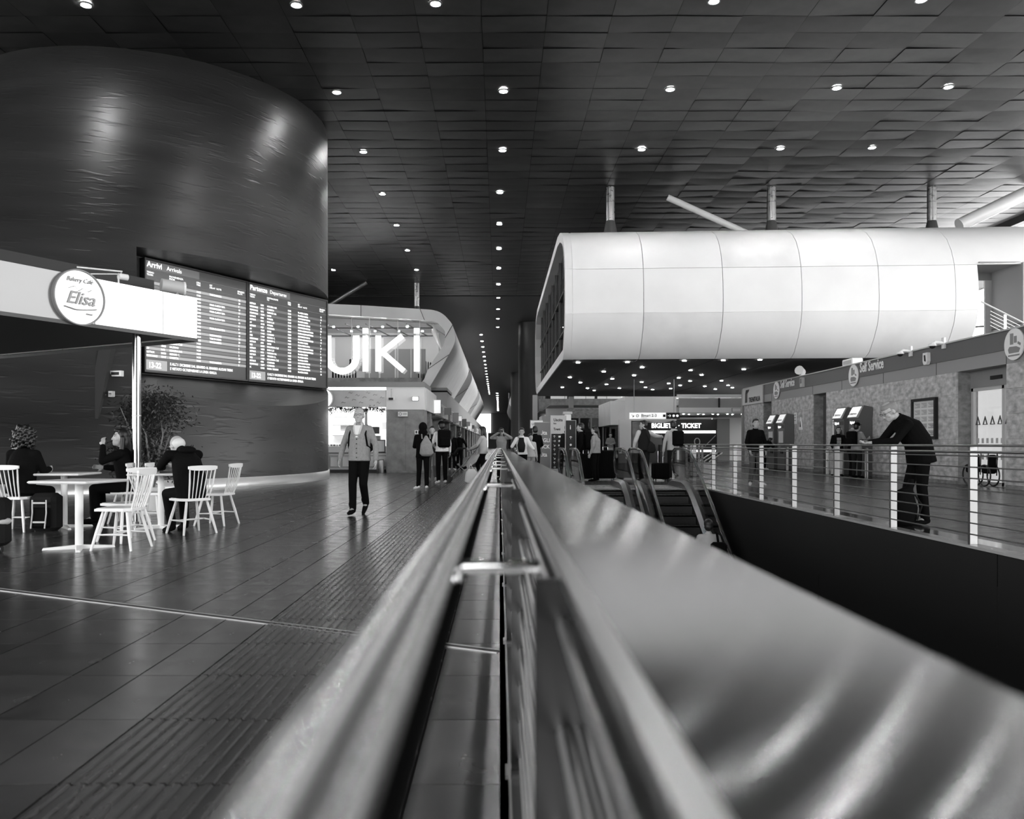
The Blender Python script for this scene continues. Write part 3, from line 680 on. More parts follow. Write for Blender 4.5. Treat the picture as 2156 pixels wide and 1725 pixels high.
for a0, a1, m in ((0, .62, FASC), (.63, 1.72, FASC), (1.73, 3.4, FASC_SHADE), (3.41, 4.8, FASC_SHADE), (4.81, 6.2, FASC_SHADE)):
    b = MB(); cbox(b, a0, a1, -.0, .05, CZ, CZ+.62); b.build('fascia_panel', m, can, w=True)
for a0, a1 in ((0, 1.6), (1.61, 3.2), (3.21, 4.8), (4.81, 6.4)):
    b = MB(); cbox(b, 0, .05, a0+.05, a1+.05, CZ, CZ+.62); b.build('fascia_panel', WHITE_PANEL, can, w=True)
b = MB(); cbox(b, .05, 6.2, .05, 6.4, CZ+.02, CZ+.10); b.build('soffit', DARKGREY, can, w=True)
b = MB(); cbox(b, .05, 6.2, .05, 6.4, CZ+.5, CZ+.54); b.build('roof', DARKGREY, can, w=True)
b = MB(); cbox(b, .3, 6.2, .6, .68, CZ+.54, CZ+.90); b.build('upstand', BLACK, can, w=True)
b = MB(); cbox(b, -.01, 6.2, -.01, .0, CZ-.05, CZ+.0); cbox(b, -.01, .0, -.01, 6.4, CZ-.05, CZ); b.build('edge_trim', DARKGREY, can, w=True)
b = MB(); cbox(b, 4.2, 6.2, .4, 6.0, CZ-.35, CZ+.02); b.build('dropped_bulkhead', MIDGREY, can, w=True)
pp = at(290, 935, 12.0); b = MB(); b.tube([(0, 0, 0), (0, 0, CZ)], .062, 24)
t = thing('canopy_pole', 'shiny round steel pole under the corner of the cafe canopy', 'pole', (-5.27, 12.0, 0)); b.build('shaft', mat('pole steel', .5, .14, 1), t, smooth='auto')
b = MB(); b.tube([(0, 0, 1.55), (0, 0, 1.57)], .065, 24); b.tube([(0, 0, 0), (0, 0, .03)], .11, 24); b.build('collar', STEEL_D, t)
# round logo sign on the fascia
n1 = -d2; s0 = 1.98; q = CC+d1*s0+n1*.0
Mx = worldframe((q.x+n1.x*.06, q.y+n1.y*.06, CZ+.32), -d1, n1)
t = thing('round_sign', 'round white cafe sign with thin grey lettering on the canopy fascia', 'sign', (q.x, q.y, CZ+.32))
b = MB(); b.disc(q+V((0, 0, CZ+.32)), n1, .365, .045, 48); b.build('disc', FASC, t, smooth='auto', w=True)
b = MB(); nn = 48; ring(b, [(math.cos(2*PI*i/nn)*.37, math.sin(2*PI*i/nn)*.37) for i in range(nn)], [(math.cos(2*PI*i/nn)*.352, math.sin(2*PI*i/nn)*.352) for i in range(nn)], lambda x, y: Mx @ V((x, y, 0)), lambda x, y: Mx @ V((x, y, -.06))); b.build('edge', MIDGREY, t, w=True)
LG = mat('sign lettering grey', .42, .6)
def tx(body, size, x, y, sx=1, sh=0., off=0.): text('lettering', body, size, LG, Mx @ Matrix.Translation((x, y, -.005)), t, .004, off, 'CENTER', sx, shear=sh, w=True)
tx('Bakery Café', .085, 0, .20, .9, .3); tx('Elisa', .235, .01, -.09, 1.0, .35, .012)
def curve3(body_pts, r, m, nm, M, parent):
    b = MB(); b.tube([M @ V((x, y, 0)) for x, y in body_pts], r, 6); b.build(nm, m, parent, w=True)
curve3([(-.22, -.14), (-.05, -.17), (.12, -.15), (.24, -.13)], .008, LG, 'flourish', Mx, t)
curve3([(-.16, .10), (-.08, .14), (-.02, .08), (.05, .13), (.12, .09), (.17, .12)], .004, LG, 'flourish', Mx, t)
tx('since', .05, .14, -.22, 1)
# spotlights on the canopy
q = CC+d1*.33-n1*.14
t = thing('spotlight', 'white cylindrical spotlight standing on the canopy corner', 'spotlight', (q.x, q.y, CZ+.62))
MB().tube([(-.14, -.10, .14), (.13, .09, .12)], .10, 20).build('drum', LIGHTGREY, t, smooth='auto')
MB().tube([(.12, .085, .12), (.145, .1, .12)], .105, 20).build('lens_ring', WHITE, t)
for s in (-.07, .07): MB().box(s-.012, s+.012, -.02, .02, -.0, .12).build('bracket', MIDGREY, t)
q = CC+d1*1.35-n1*.02
t = thing('arm_lamp', 'thin white arm lamp reaching over the round cafe sign', 'lamp', (q.x, q.y, CZ+.62))
MB().tube([(0, 0, -.1), (0, 0, .1), (.06, -.02, .16), (-.35, -.45, .13)], .012, 8).build('arm', WHITE, t); MB().tube([(0, 0, .1), (.08, .1, .10)], .045, 12).build('lamp_head', WHITE, t)
MB().tube([(.0, 0, .13), (-.42, -.4, .05)], .008, 6).build('cable', WHITE, t)

# ================================================================ CHAIRS, TABLES
def chair_proto():
    t = thing('spindle_chair', '-', 'chair')
    b = MB(); pl = [(-.20, .20), (-.215, .05), (-.20, -.12), (-.15, -.2), (0, -.215), (.15, -.2), (.20, -.12), (.215, .05), (.20, .20), (.1, .225), (-.1, .225)]
    b.zprism(pl, .425, .45); b.zprism([(x*.93, y*.93) for x, y in pl], .45, .457); b.build('seat', WHITEWOOD, t)
    for sx in (-1, 1):
        for sy in (-1, 1):
            b = MB(); b.tube([(sx*.135, sy*.13, .43), (sx*.185, sy*.18, .2), (sx*.225, sy*.225, 0)], [.015, .019, .013], 10); b.build('leg', WHITEWOOD, t, smooth='auto')
        b = MB(); b.tube([(sx*.19, -.19, .17), (sx*.19, 0, .175), (sx*.19, .19, .17)], [.008, .012, .008], 8); b.build('stretcher', WHITEWOOD, t)
    b = MB(); b.tube([(-.19, .02, .175), (0, .02, .175), (.19, .02, .175)], [.008, .012, .008], 8); b.build('stretcher', WHITEWOOD, t)
    b = MB(); n = 10; pts = []
    for i in range(n+1):
        u = i/n*2-1; x = u*.195; y = -.315+.03*u*u; wz = .036*(1-.55*abs(u)**5)
        pts.append((x, y, .85-wz*(1 if True else 1), .872+.006*(1-u*u) if abs(u) < .99 else .868))
    for x, y, z0, z1 in pts: b.v += [(x, y-.011, z0), (x, y-.014, z1), (x, y+.011, z1), (x, y+.011, z0)]
    for i in range(n):
        for k in range(4): b.f.append((i*4+k, i*4+(k+1) % 4, (i+1)*4+(k+1) % 4, (i+1)*4+k))
    b.f += [(0, 3, 2, 1), (n*4, n*4+1, n*4+2, n*4+3)]; b.m = [0]*len(b.f); b.build('crest_rail', WHITEWOOD, t, smooth='auto')
    for i in range(7):
        u = (i-3)/3; outer = abs(u) > .9
        b = MB(); b.tube([(u*.135, -.185-.0*u*u, .45), (u*.158, -.25, .65), (u*.175, -.305+.02*u*u, .84)], [.010 if outer else .006, .012 if outer else .0075, .009 if outer else .0055], 8); b.build('spindle', WHITEWOOD, t, smooth='auto')
    return t
chair = chair_proto(); used = [False]
def put_chair(x, y, dx, dy, label, z=0):               # (dx, dy): direction the chair faces
    c = chair if not used[0] else copy_tree(chair); used[0] = True
    c.location = (x, y, z); c.rotation_euler = (0, 0, math.atan2(dy, dx)-PI/2); c['label'] = label; c['group'] = 'white spindle chairs of the cafe'
    return c
put_chair(-4.14, 9.06, -1, .08, 'white spindle chair nearest the camera, its back to the right, at the front table')
put_chair(-4.42, 9.78, -.85, .5, 'white spindle chair just behind the nearest one at the front table')
put_chair(-3.97, 10.65, -.75, .66, 'white spindle chair under the bent man in the black coat')
put_chair(-4.02, 11.75, -1, .15, 'empty white spindle chair half hidden behind the bent man')
put_chair(-6.38, 10.95, .05, 1, 'white spindle chair at the far left under the curly-haired person')
put_chair(-5.42, 12.1, -1, -.1, 'white spindle chair under the woman with her hand raised')
put_chair(-5.0, 11.9, 1, -.1, 'empty white spindle chair behind the canopy pole, facing the middle table')
def table(x, y, rz, label, wd=.72):
    t = thing('cafe_table', label, 'table', (x, y, 0), rz, 'white square cafe tables')
    b = MB(); b.rbox(-wd/2, wd/2, -wd/2, wd/2, .725, .755, .012); b.build('tabletop', WHITEWOOD, t)
    b = MB(); b.tube([(0, 0, .03), (0, 0, .725)], .042, 20); b.build('pedestal', WHITE, t, smooth='auto')
    for a in range(4):
        b = MB(); c, s = math.cos(a*PI/2+R(35)), math.sin(a*PI/2+R(35))
        P_ = [(0, -.04, 0), (0, .04, 0), (.36, .022, 0), (.36, -.022, 0), (0, -.03, .045), (0, .03, .045), (.35, .015, .022), (.35, -.015, .022)]
        b.add([(px*c-py*s, px*s+py*c, pz) for px, py, pz in P_], [(0, 1, 2, 3), (4, 7, 6, 5), (0, 4, 5, 1), (1, 5, 6, 2), (2, 6, 7, 3), (3, 7, 4, 0)]); b.build('foot', WHITE, t)
    return t
table(-4.62, 9.08, R(-10), 'square white table nearest the camera with an empty top')
table(-4.63, 11.3, R(10), 'square white table in front of the bent man')
table(-5.98, 11.35, R(3), 'square white table between the two people at the left')
# plant in white pot
t = thing('potted_tree', 'bushy dark indoor tree in a white pot behind the canopy pole', 'plant', (-5.75, 13.6, 0))
MB().tube([(0, 0, 0), (0, 0, .05), (0, 0, .42), (0, 0, .44)], [.17, .19, .23, .21], 20).build('pot', WHITE, t, smooth='auto')
b = MB(); rnd = random.Random(5)
for k in range(7):
    a = k*.9; b.tube([(.05*math.cos(a), .05*math.sin(a), .4), (.12*math.cos(a+.6), .12*math.sin(a+.6), .75), (.3*math.cos(a+.4), .3*math.sin(a+.4), 1.3), (.45*math.cos(a), .45*math.sin(a), 1.75)], [.022, .018, .012, .006], 6)
b.build('branch', BARK, t)
b = MB()
for k in range(7500):
    cl_ = rnd.randrange(16); cr = random.Random(cl_*7+1); c = V((cr.uniform(-.52, .5), cr.uniform(-.4, .4), cr.uniform(.85, 1.9)))
    p = c+V((rnd.gauss(0, .15), rnd.gauss(0, .15), rnd.gauss(0, .12)))
    d = V((rnd.gauss(0, 1), rnd.gauss(0, 1), rnd.gauss(-.6, .7))).normalized(); s_ = d.orthogonal().normalized()*rnd.uniform(.008, .014); L = rnd.uniform(.05, .09)
    b.add([p, p+d*L*.5+s_, p+d*L, p+d*L*.5-s_], [(0, 1, 2, 3)])
tag(b.build('foliage', LEAF, t), kind='stuff')
# things on the table, bags
t = thing('tablet', 'dark tablet propped on the table before the bent man', 'tablet', (-4.5, 11.15, .757), R(60))
MB().box(-.10, .10, -.008, .008, 0, .17).build('body', BLACK, t); MB().box(-.09, .09, -.010, -.008, .012, .158).build('display', DARKGREY, t)
t = thing('standing_backpack', 'dark travel backpack with pale straps standing on the floor by the left table', 'backpack', (-6.0, 10.95, 0))
b = MB(); b.rbox(-.17, .17, -.13, .13, 0, .50, .05); b.build('body', C_DARK, t, smooth='auto')
b = MB(); b.rbox(-.13, .13, -.19, -.12, .05, .32, .03); b.build('pocket', C_BLACK, t)
for s in (-.08, .10): b = MB(); b.tube([(s, -.2, .42), (s+.01, -.215, .25), (s-.02, -.2, .05)], .010, 6); b.build('strap', LIGHTGREY, t)
for z in (.37, .12): MB().box(-.07, .09, -.21, -.19, z, z+.022).build('buckle', LIGHTGREY, t)
t = thing('trolley_case', 'dark wheeled case with a pale rounded bumper cut by the left edge of the view', 'suitcase', (-5.42, 8.75, 0), R(10))
b = MB(); b.rbox(-.2, .2, -.13, .13, .07, .58, .04); b.build('shell', C_DARK, t); b = MB(); b.ell((.04, -.02, .33), (.2, .16, .06)); b.build('bumper', LIGHTGREY, t, smooth=True)
for s in (-.14, .14):
    b = MB(); b.tube([(s-.02, -.05, .04), (s+.02, -.05, .04)], .04, 16); b.build('wheel', RUBBER, t)

# ================================================================ TICKET HALL (right, face plane X = 13)
HX, HT = 13.0, 4.08
th = struct(MB().box(13.02, 26, 8, 44.0, 0, 3.2).build('wall_ticket_hall', STONE_D)) or bpy.data.objects['wall_ticket_hall']
# recess openings are cut by building piers proud of a back wall at 13.45
bpy.data.objects.remove(th)
RX = 13.45
rec = [(23.5, 21.2), (34.3, 32.9), (40.8, 39.5)]       # far, near depth of each recess
piers = [(8.0, 21.2), (23.5, 32.9), (34.3, 39.5), (40.8, 43.9)]
th = MB().box(RX+1.6, 26, 8, 43.9, 0, 3.2).build('wall_ticket_hall', WHITE); struct(th)
for y0, y1 in piers:
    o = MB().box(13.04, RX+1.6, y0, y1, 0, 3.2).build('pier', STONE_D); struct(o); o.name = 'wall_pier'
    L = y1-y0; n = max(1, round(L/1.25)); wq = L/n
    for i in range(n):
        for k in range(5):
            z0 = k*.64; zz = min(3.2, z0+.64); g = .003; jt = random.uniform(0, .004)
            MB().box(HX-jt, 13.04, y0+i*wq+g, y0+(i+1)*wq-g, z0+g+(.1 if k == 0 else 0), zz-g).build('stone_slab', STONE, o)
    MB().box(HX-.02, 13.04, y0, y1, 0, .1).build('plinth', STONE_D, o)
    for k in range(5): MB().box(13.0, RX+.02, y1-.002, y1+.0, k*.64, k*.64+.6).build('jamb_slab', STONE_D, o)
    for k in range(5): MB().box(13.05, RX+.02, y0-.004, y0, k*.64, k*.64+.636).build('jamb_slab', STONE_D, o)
fas = struct(MB().box(13.0, 26, 8, 43.9, 3.2, 4.05).build('trim_6', FASC_L)) or bpy.data.objects['trim_6']
MB().box(12.97, 13.0, 8, 43.9, 3.56, 4.05).build('upper_band', FASC_D, fas)
MB().box(12.93, 13.05, 8, 43.95, 4.05, 4.09).build('cap', LIGHTGREY, fas)
for y in (39.5, 34.3, 31.4, 28.0, 24.6, 21.2): MB().box(12.995, 13.0, y-.012, y+.012, 3.2, 3.56).build('panel_joint', DARKGREY, fas)
MB().box(12.9, 26, 43.9, 44.1, 0, 4.05).build('end_wall', MIDGREY, fas)
def onface(y, z, x=12.965): return worldframe((x, y, z), (0, -1, 0), (-1, 0, 0))
def faceY(px): return HX*FPX/(px-VX)
def faceZ(px, py): return CH+(VY-py)*faceY(px)/FPX
# rail company panel at the far end
t = thing('company_panel', 'pale panel with rail company emblem and name ending the ticket hall fascia', 'sign', (12.95, 42.1, 3.62))
MB().box(12.90, 12.96, 40.6, 43.9, 3.18, 4.05).build('panel', mat('panel grey', .55, .4), t, w=True)
M = onface(43.4, 3.42, 12.89)
for k, (a, c) in enumerate((((.0, 0), (.22, .5)), ((.22, 0), (.44, .5)))):
    b = MB(); (x0, z0), (x1, z1) = a, c
    pl = [(x0, z0-.12), (x0+.12, z0-.12), (x0+.16, z0+.35), (x1+.16, z1-.06), (x1+.28, z1+.04), (x1-.06, z1+.04), (x0+.04, z0+.35)]
    b.prism(pl, lambda x, y: M @ V((x, y, 0)), lambda x, y: M @ V((x, y, .008))); b.build('emblem', BLACK, t, w=True)
text('lettering', 'TRENITALIA', .34, BLACK, onface(42.75, 3.30, 12.885), t, .003, .012, sx=1.0, w=True)
for px, py, ly, sz, wh in ((1637, 822, 1645, .40, 'far'), (1800, 790, 1813, .40, 'middle'), (2140, 727, None, .4, 'near')):
    Y = faceY(px); z = 3.66
    t = thing('round_pictogram', 'white disc with hand pictogram on the fascia, '+{'far': 'beside the far Self Service lettering', 'middle': 'beside the middle Self Service lettering', 'near': 'above the glass door'}[wh], 'sign', (12.95, Y, z))
    M = onface(Y, z, 12.94); r = .40
    b = MB(); b.disc((12.965, Y, z), (-1, 0, 0), r, .03, 36); b.build('disc', WHITE, t, w=True)
    for pl in ([(-.20, -.22), (.20, -.22), (.26, -.12), (.10, -.06), (-.18, -.05), (-.24, -.12)], [(-.16, .0), (-.02, .0), (-.02, .28), (-.16, .28)], [(.0, .03), (.12, .03), (.12, .20), (.0, .20)], [(-.24, -.30), (.22, -.30), (.24, -.26), (-.24, -.26)], [(.14, .0), (.26, -.06), (.28, .0), (.16, .06)]):
        b = MB(); b.prism(pl, lambda x, y: M @ V((x, y, 0)), lambda x, y: M @ V((x, y, .006))); b.build('pictogram', MIDGREY, t, w=True)
    if ly:
        s = thing('self_service_lettering', 'white Self Service lettering on the ticket hall fascia, '+('far and small one' if wh == 'far' else 'larger one in the middle'), 'lettering', (12.95, Y-.6, 3.8))
        text('lettering', 'Self Service', .50 if wh == 'middle' else .50, WHITE, onface(faceY(ly), 3.72, 12.955), s, .006, .022, sx=.80, w=True)
# cameras, siren, boxes on the fascia
def domecam(px, py, lab):
    Y = faceY(px); z = faceZ(px, py); t = thing('security_camera', lab, 'camera', (12.96, Y, z))
    MB().box(-.06, 0, -.07, .07, -.10, .22).build('mount', WHITE, t); b = MB(); b.tube([(-.05, 0, .05), (-.28, 0, .09), (-.36, 0, .02)], [.05, .045, .05], 10); b.build('arm', WHITE, t, smooth='auto')
    b = MB(); b.tube([(-.36, 0, .04), (-.36, 0, -.03)], [.09, .12], 16); b.build('housing', WHITE, t, smooth='auto'); b = MB(); b.ell((-.36, 0, -.03), (.085, .085, .075), 14, 8); b.build('dome', BLACK, t, smooth=True)
domecam(1922, 744, 'white dome camera on the fascia, the left one'); domecam(1992, 727, 'white dome camera on the fascia, the right one')
Y = faceY(1957); t = thing('alarm_siren', 'white alarm box between the two dome cameras', 'alarm', (12.96, Y, faceZ(1957, 755)))
b = MB(); b.prism([(-.13, .17), (.13, .17), (.14, -.08), (.08, -.19), (-.08, -.19), (-.14, -.08)], lambda y, z: (-.10, y, z), lambda y, z: (0, y, z)); b.build('case', WHITE, t)
b = MB(); b.prism([(-.02, .1), (.06, .1), (.04, -.08), (-.06, -.1)], lambda y, z: (-.105, y, z), lambda y, z: (-.1, y, z)); b.build('grille', BLACK, t)
Y = faceY(1694); t = thing('wall_sensor', 'small grey box on the fascia right of the far Self Service lettering', 'box', (12.96, Y, 3.78)); MB().box(-.12, 0, -.13, .13, -.2, .2).build('case', LIGHTGREY, t); MB().box(-.16, -.12, -.09, .09, -.05, .15).build('lens', MIDGREY, t)
Y = faceY(1686); t = thing('floodlight', 'white floodlight on the roof edge of the ticket hall', 'floodlight', (13.1, Y, 4.09)); MB().box(-.12, .12, -.1, .1, 0, .06).build('foot', WHITE, t)
b = MB(); b.tube([(0, .1, .16), (-.22, -.12, .24)], [.16, .2], 12); b.build('head', WHITE, t)
Y = faceY(1778); t = thing('roof_unit', 'white box on the roof edge above the middle lettering', 'box', (13.3, Y, 4.09)); MB().rbox(-.2, .2, -.45, .45, 0, .26).build('case', WHITE, t); MB().box(-.21, -.2, -.35, .35, .06, .2).build('grille', LIGHTGREY, t)
# ticket machines
def tmach(y, lab, sc=1.):
    t = thing('ticket_machine', lab, 'ticket machine', (12.98, y, 0), 0, 'self service ticket machines')
    MB().box(-.42, 0, -.46, .46, .02, 2.06).build('cabinet', mat('machine body', .10, .35), t)
    b = MB(); b.prism([(-.50, 2.06), (0, 2.06), (0, 2.44), (-.30, 2.50)], lambda x, z: (x, -.48, z), lambda x, z: (x, .48, z)); b.build('hood', MATS['machine body'], t)
    b = MB(); b.prism([(-.515, 2.10), (-.32, 2.46), (-.33, 2.465), (-.525, 2.105)], lambda x, z: (x, -.36, z), lambda x, z: (x, .36, z)); b.build('header_sign', mat('machine header', .8, .5, emit=.5), t)
    Mh = Matrix.Translation((-.51, .30, 2.18)) @ Matrix(((0, 0, -1, 0), (-1, 0, 0, 0), (0, 1, 0, 0), (0, 0, 0, 1))) @ Matrix.Rotation(R(-28), 4, 'X')
    text('lettering', 'fs TRENITALIA', .10, DARKGREY, Mh, t, .002, .01)
    MB().box(-.425, -.42, -.40, .40, 1.84, 1.98).build('ticket_strip', mat('strip dark', .02, .4), t)
    text('lettering', 'Biglietti', .13, SCREENTXT, worldframe((-.43, .36, 1.87), (0, -1, 0), (-1, 0, 0)), t, .002, .02)
    MB().box(-.43, -.42, -.28, .28, 1.20, 1.72).build('touch_screen', mat('touch screen', .05, .2, emit=.12), t)
    MB().box(-.43, -.42, .05, .28, .82, 1.08).build('payment_panel', MIDGREY, t); MB().box(-.46, -.42, -.3, -.02, .72, .86).build('ticket_tray', BLACK, t)
    return t
tmach(38.3, 'far pair of ticket machines, the one on the left'); tmach(36.9, 'far pair of ticket machines, the one on the right')
tmach(30.6, 'near pair of ticket machines, left one behind the man in the cap'); tmach(29.25, 'near pair of ticket machines, right one beside the leaning man\'s head')
for y, lab in ((39.1, 'left of the far ticket machines'), (36.1, 'right of the far ticket machines'), (31.7, 'left of the near ticket machines'), (28.3, 'right of the near ticket machines')):
    t = thing('barrier_hoop', 'bright steel hoop rail standing '+lab, 'railing', (12.6, y, 0))
    for dy in (-.0, .3): MB().tube([(0, dy*.5-.0, 0), (0, dy*.5, 1.0)], .03, 10).build('upright', STEEL, t)
    MB().tube([(0, 0, .98), (0, .15, .98)], .03, 10).build('top_bar', STEEL, t)
for px, py, w_, h_, nm, lab, m in ((1676, 881, .26, .5, 'wall_notice', 'small white notice right of the far machines', WHITE), (1757, 900, .18, .9, 'wall_notice', 'narrow white notice beside the near machines', WHITE), (1884, 862, .22, .46, 'wall_notice', 'white notice behind the leaning man\'s head', WHITE)):
    Y = faceY(px); t = thing(nm, lab, 'notice', (12.98, Y, faceZ(px, py))); MB().box(-.02, .01, -w_/2, w_/2, -h_/2, h_/2).build('sheet', m, t)
    for k in range(3): MB().box(-.024, -.02, -w_/2+.03, w_/2-.03, h_/2-.12-k*.12, h_/2-.09-k*.12).build('print', MIDGREY, t)
Y = faceY(1687); t = thing('hazard_notice', 'triangular warning sign beside the far ticket machines', 'sign', (12.98, Y, faceZ(1687, 893)))
b = MB(); b.prism([(-.2, -.25), (.2, -.25), (0, .3)], lambda y, z: (-.02, y, z), lambda y, z: (.01, y, z)); b.build('plate', WHITE, t)
b = MB(); b.prism([(-.07, -.13), (.07, -.13), (.02, .12), (-.02, .12)], lambda y, z: (-.025, y, z), lambda y, z: (-.02, y, z)); b.build('symbol', BLACK, t)
# notice board
t = thing('notice_board', 'dark framed timetable case with white sheets on the stone wall', 'notice board', (12.98, 25.2, 1.92))
b = MB(); ring(b, [(-.72, -.62), (.72, -.62), (.72, .62), (-.72, .62)], [(-.64, -.54), (.64, -.54), (.64, .54), (-.64, .54)], lambda y, z: (-.09, y, z), lambda y, z: (.01, y, z)); b.build('frame', BLACK, t)
MB().box(-.03, 0, -.66, .66, -.56, .56).build('backing', mat('paper lit', .75, .6), t)  # paler paper behind the sheets
for i in range(3):
    for k in range(5):
        y0 = -.58+i*.40; z0 = .50-k*.21
        sheet = MB().box(-.038, -.03, y0, y0+.36, z0-.18, z0).build('sheet', mat('sheet', .62, .6), t)
        for q in range(4): MB().box(-.041, -.038, y0+.03, y0+.33-(q % 3)*.07, z0-.05-q*.035, z0-.035-q*.035).build('print_line', MIDGREY if k < 3 else DARKGREY, sheet)
for k in range(2): MB().box(-.045, -.038, .12, .46, -.30-k*.2, -.22-k*.2).build('print_block', BLACK, t)
# glass door; a glowing panel stands in for the lit room behind
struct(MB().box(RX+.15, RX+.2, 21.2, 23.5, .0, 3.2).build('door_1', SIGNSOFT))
dr = thing('sliding_door', 'tall glazed sliding door with a row of triangle stickers, white light behind it', 'door', (RX, 22.35, 0)); dr['kind'] = 'structure'
MB().box(RX-.06, RX+.06, 21.2, 23.5, 2.72, 3.2).build('header', MIDGREY, dr, w=True)
MB().box(RX-.10, RX-.06, 22.0, 22.5, 2.9, 3.0).build('sensor', BLACK, dr, w=True)
for y in (21.24, 22.0, 23.44): MB().box(RX-.05, RX+.05, y-.05, y+.05, 0, 2.72).build('stile', LIGHTGREY, dr, w=True)
for z in (.06, 2.68): MB().box(RX-.05, RX+.05, 21.2, 23.5, z-.05, z+.05).build('rail', LIGHTGREY, dr, w=True)
for y0, y1 in ((21.3, 21.94), (22.06, 23.38)): MB().box(RX-.01, RX+.0, y0, y1, .1, 2.62).build('pane', GLASS, dr, w=True)
for k in range(5):
    y = 23.2-k*.34; b = MB(); ring(b, [(y-.11, 1.68), (y+.11, 1.68), (y, 1.92)], [(y-.07, 1.70), (y+.07, 1.70), (y, 1.86)], lambda q, z: (RX-.03, q, z), lambda q, z: (RX-.012, q, z)); b.build('sticker', DARKGREY, dr, w=True)
for k in range(6):
    for z in (1.25, .8): y = 23.2-k*.22; MB().box(RX-.02, RX-.012, y-.05, y+.05, z-.08, z+.06).build('sticker', LIGHTGREY, dr, w=True)
for k in range(2):
    t = thing('wheelchair', 'folded dark wheelchair standing behind the glass door, '+('left one' if k == 0 else 'right one'), 'wheelchair', (RX-.28, 23.0-k*.75, 0))
    for dx in (-.12, .12):
        b = MB(); nn = 20; b.tube([(dx, .28*math.cos(2*PI*i/nn), .3+.28*math.sin(2*PI*i/nn)) for i in range(nn+1)], .022, 6, caps=False); b.build('wheel', RUBBER, t)
        MB().tube([(dx, -.15, .3), (dx, -.18, .9), (dx, -.3, .93)], .016, 6).build('push_handle', BLACK, t)
    b = MB(); b.rbox(-.10, .10, -.2, .2, .35, .58, .03); b.build('folded_seat', C_BLACK, t); b = MB(); b.rbox(-.10, .10, -.2, -.12, .5, .86, .03); b.build('backrest', C_BLACK, t)
for i, (yf, yn) in enumerate(rec[1:]):
    struct(MB().box(RX-.02, RX, yn+.1, yf, 0, 3.1).build('door_%d' % (i+2), mat('steel door', .10, .35, .4)))

# ================================================================ RIGHT RAILING
PX = VX1+.04
rr = thing('balustrade', 'steel balustrade with flat posts and horizontal bars along the far side of the escalator pit', 'railing', (PX, 12, 0))
POSTM = mat('post steel', .34, .38, 1)
for k in range(-2, 8):
    y = 9.3+1.88*k
    if k == 7: y = 22.6
    b = MB(); b.box(PX-.008, PX+.075, y-.022, y+.022, -.0, 1.12); b.build('post', POSTM, rr, w=True)
    b = MB(); b.box(PX-.02, PX+.09, y-.04, y+.04, .0, .02); b.build('foot_plate', STEEL_D, rr, w=True)
for i in range(8):
    b = MB(); b.tube([(PX-.02, 4, .14+.125*i), (PX-.02, 23.5, .14+.125*i)], .008, 6); b.build('bar', STEEL_D, rr, w=True)
b = MB(); b.rbox(PX-.05, PX+.06, 4, 23.6, 1.118, 1.145, .008); b.build('top_rail', POSTM, rr, w=True)
b = MB(); b.tube([(PX-.08, 4, 1.06), (PX-.08, 23.5, 1.06)], .014, 8); b.build('hand_bar', STEEL_D, rr, w=True)
struct(MB().box(5.42, 5.75, -8, 21.7, -.002, .012).build('trim_7', mat('polished ledge', .06, .06, coat=1)))
r2 = thing('balustrade', 'steel balustrade turning away behind the escalator landing toward the ticket hall', 'railing', (5.3, 30, 0))
for k in range(5):
    y = 27.6+k*1.5; x = 6.2+k*.5; MB().box(x, x+.08, y-.02, y+.02, 0, 1.1).build('post', POSTM, r2, w=True)
for i in range(8): MB().tube([(6.2, 27.6, .14+.125*i), (8.2, 33.6, .14+.125*i)], .008, 6).build('bar', STEEL_D, r2, w=True)
b = MB(); b.tube([(6.2, 27.6, 1.12), (8.2, 33.6, 1.12)], .03, 8); b.build('top_rail', STEEL, r2, w=True)

# ================================================================ FOREGROUND BALUSTRADE AND HANDRAIL
fb = thing('balustrade', 'steel balustrade with a broad brushed top plate running away from the camera', 'railing', (.08, 3, 0))
y = .95; k = 0; pys = []
while y < 26.4: pys.append(y); y += 1.88
for y in pys:
    MB().box(.040, .125, y-.008, y+.008, -.1, CH-.155).build('post', mat('post face', .06, .25, 1), fb, w=True)
    if y < 22: MB().box(.02, .13, y-.05, y+.05, .02, .035).build('foot_plate', STEEL_D, fb, w=True)
for i in range(8):
    z = CH-.20-.125*i
    b = MB(); b.tube([(.0735, -.6, z-.006), (.0735, 25.8, z-.006)], .0085, 12); b.tube([(.0925, -.6, z-.006), (.0925, 25.8, z-.006)], .0085, 12); b.build('bar', mat('bar steel', .62, .3, 1), fb, w=True, smooth='auto')
def plate(y0, y1, x1, nm='top_plate'):
    b = MB(); x0 = .083; z = CH-.147
    b.add([(x, y_, zz) for y_ in (y0, y1) for x, zz in ((x0, z), (x1, z), (x1, z-.02), (x1-.02, z-.022), (x0+.004, z-.014), (x0, z-.012))],
          [(0, 6, 7, 1), (1, 7, 8, 2), (2, 8, 9, 3), (3, 9, 10, 4), (4, 10, 11, 5), (5, 11, 6, 0), (0, 1, 2, 3, 4, 5), (11, 10, 9, 8, 7, 6)])
    b.build(nm, STEEL_Y, fb, w=True)
plate(-.6, 7.25, .302); plate(7.30, 14.9, .245); plate(14.95, 21.7, .22); plate(21.75, 26, .2)
MB().box(.070, .090, -.6, 26, CH-.160, CH-.1465).build('edge_strip', mat('edge steel', .7, .28, 1), fb, w=True)
hr = thing('handrail', 'double steel tube handrail bracketed to the walkway side of the near balustrade', 'handrail', (-.07, 3, CH-.2))
b = MB(); b.tube([(-.083, -.6, CH-.131), (-.083, 26, CH-.131)], .0145, 24); b.build('upper_tube', STEEL_RAIL, hr, smooth='auto', w=True)
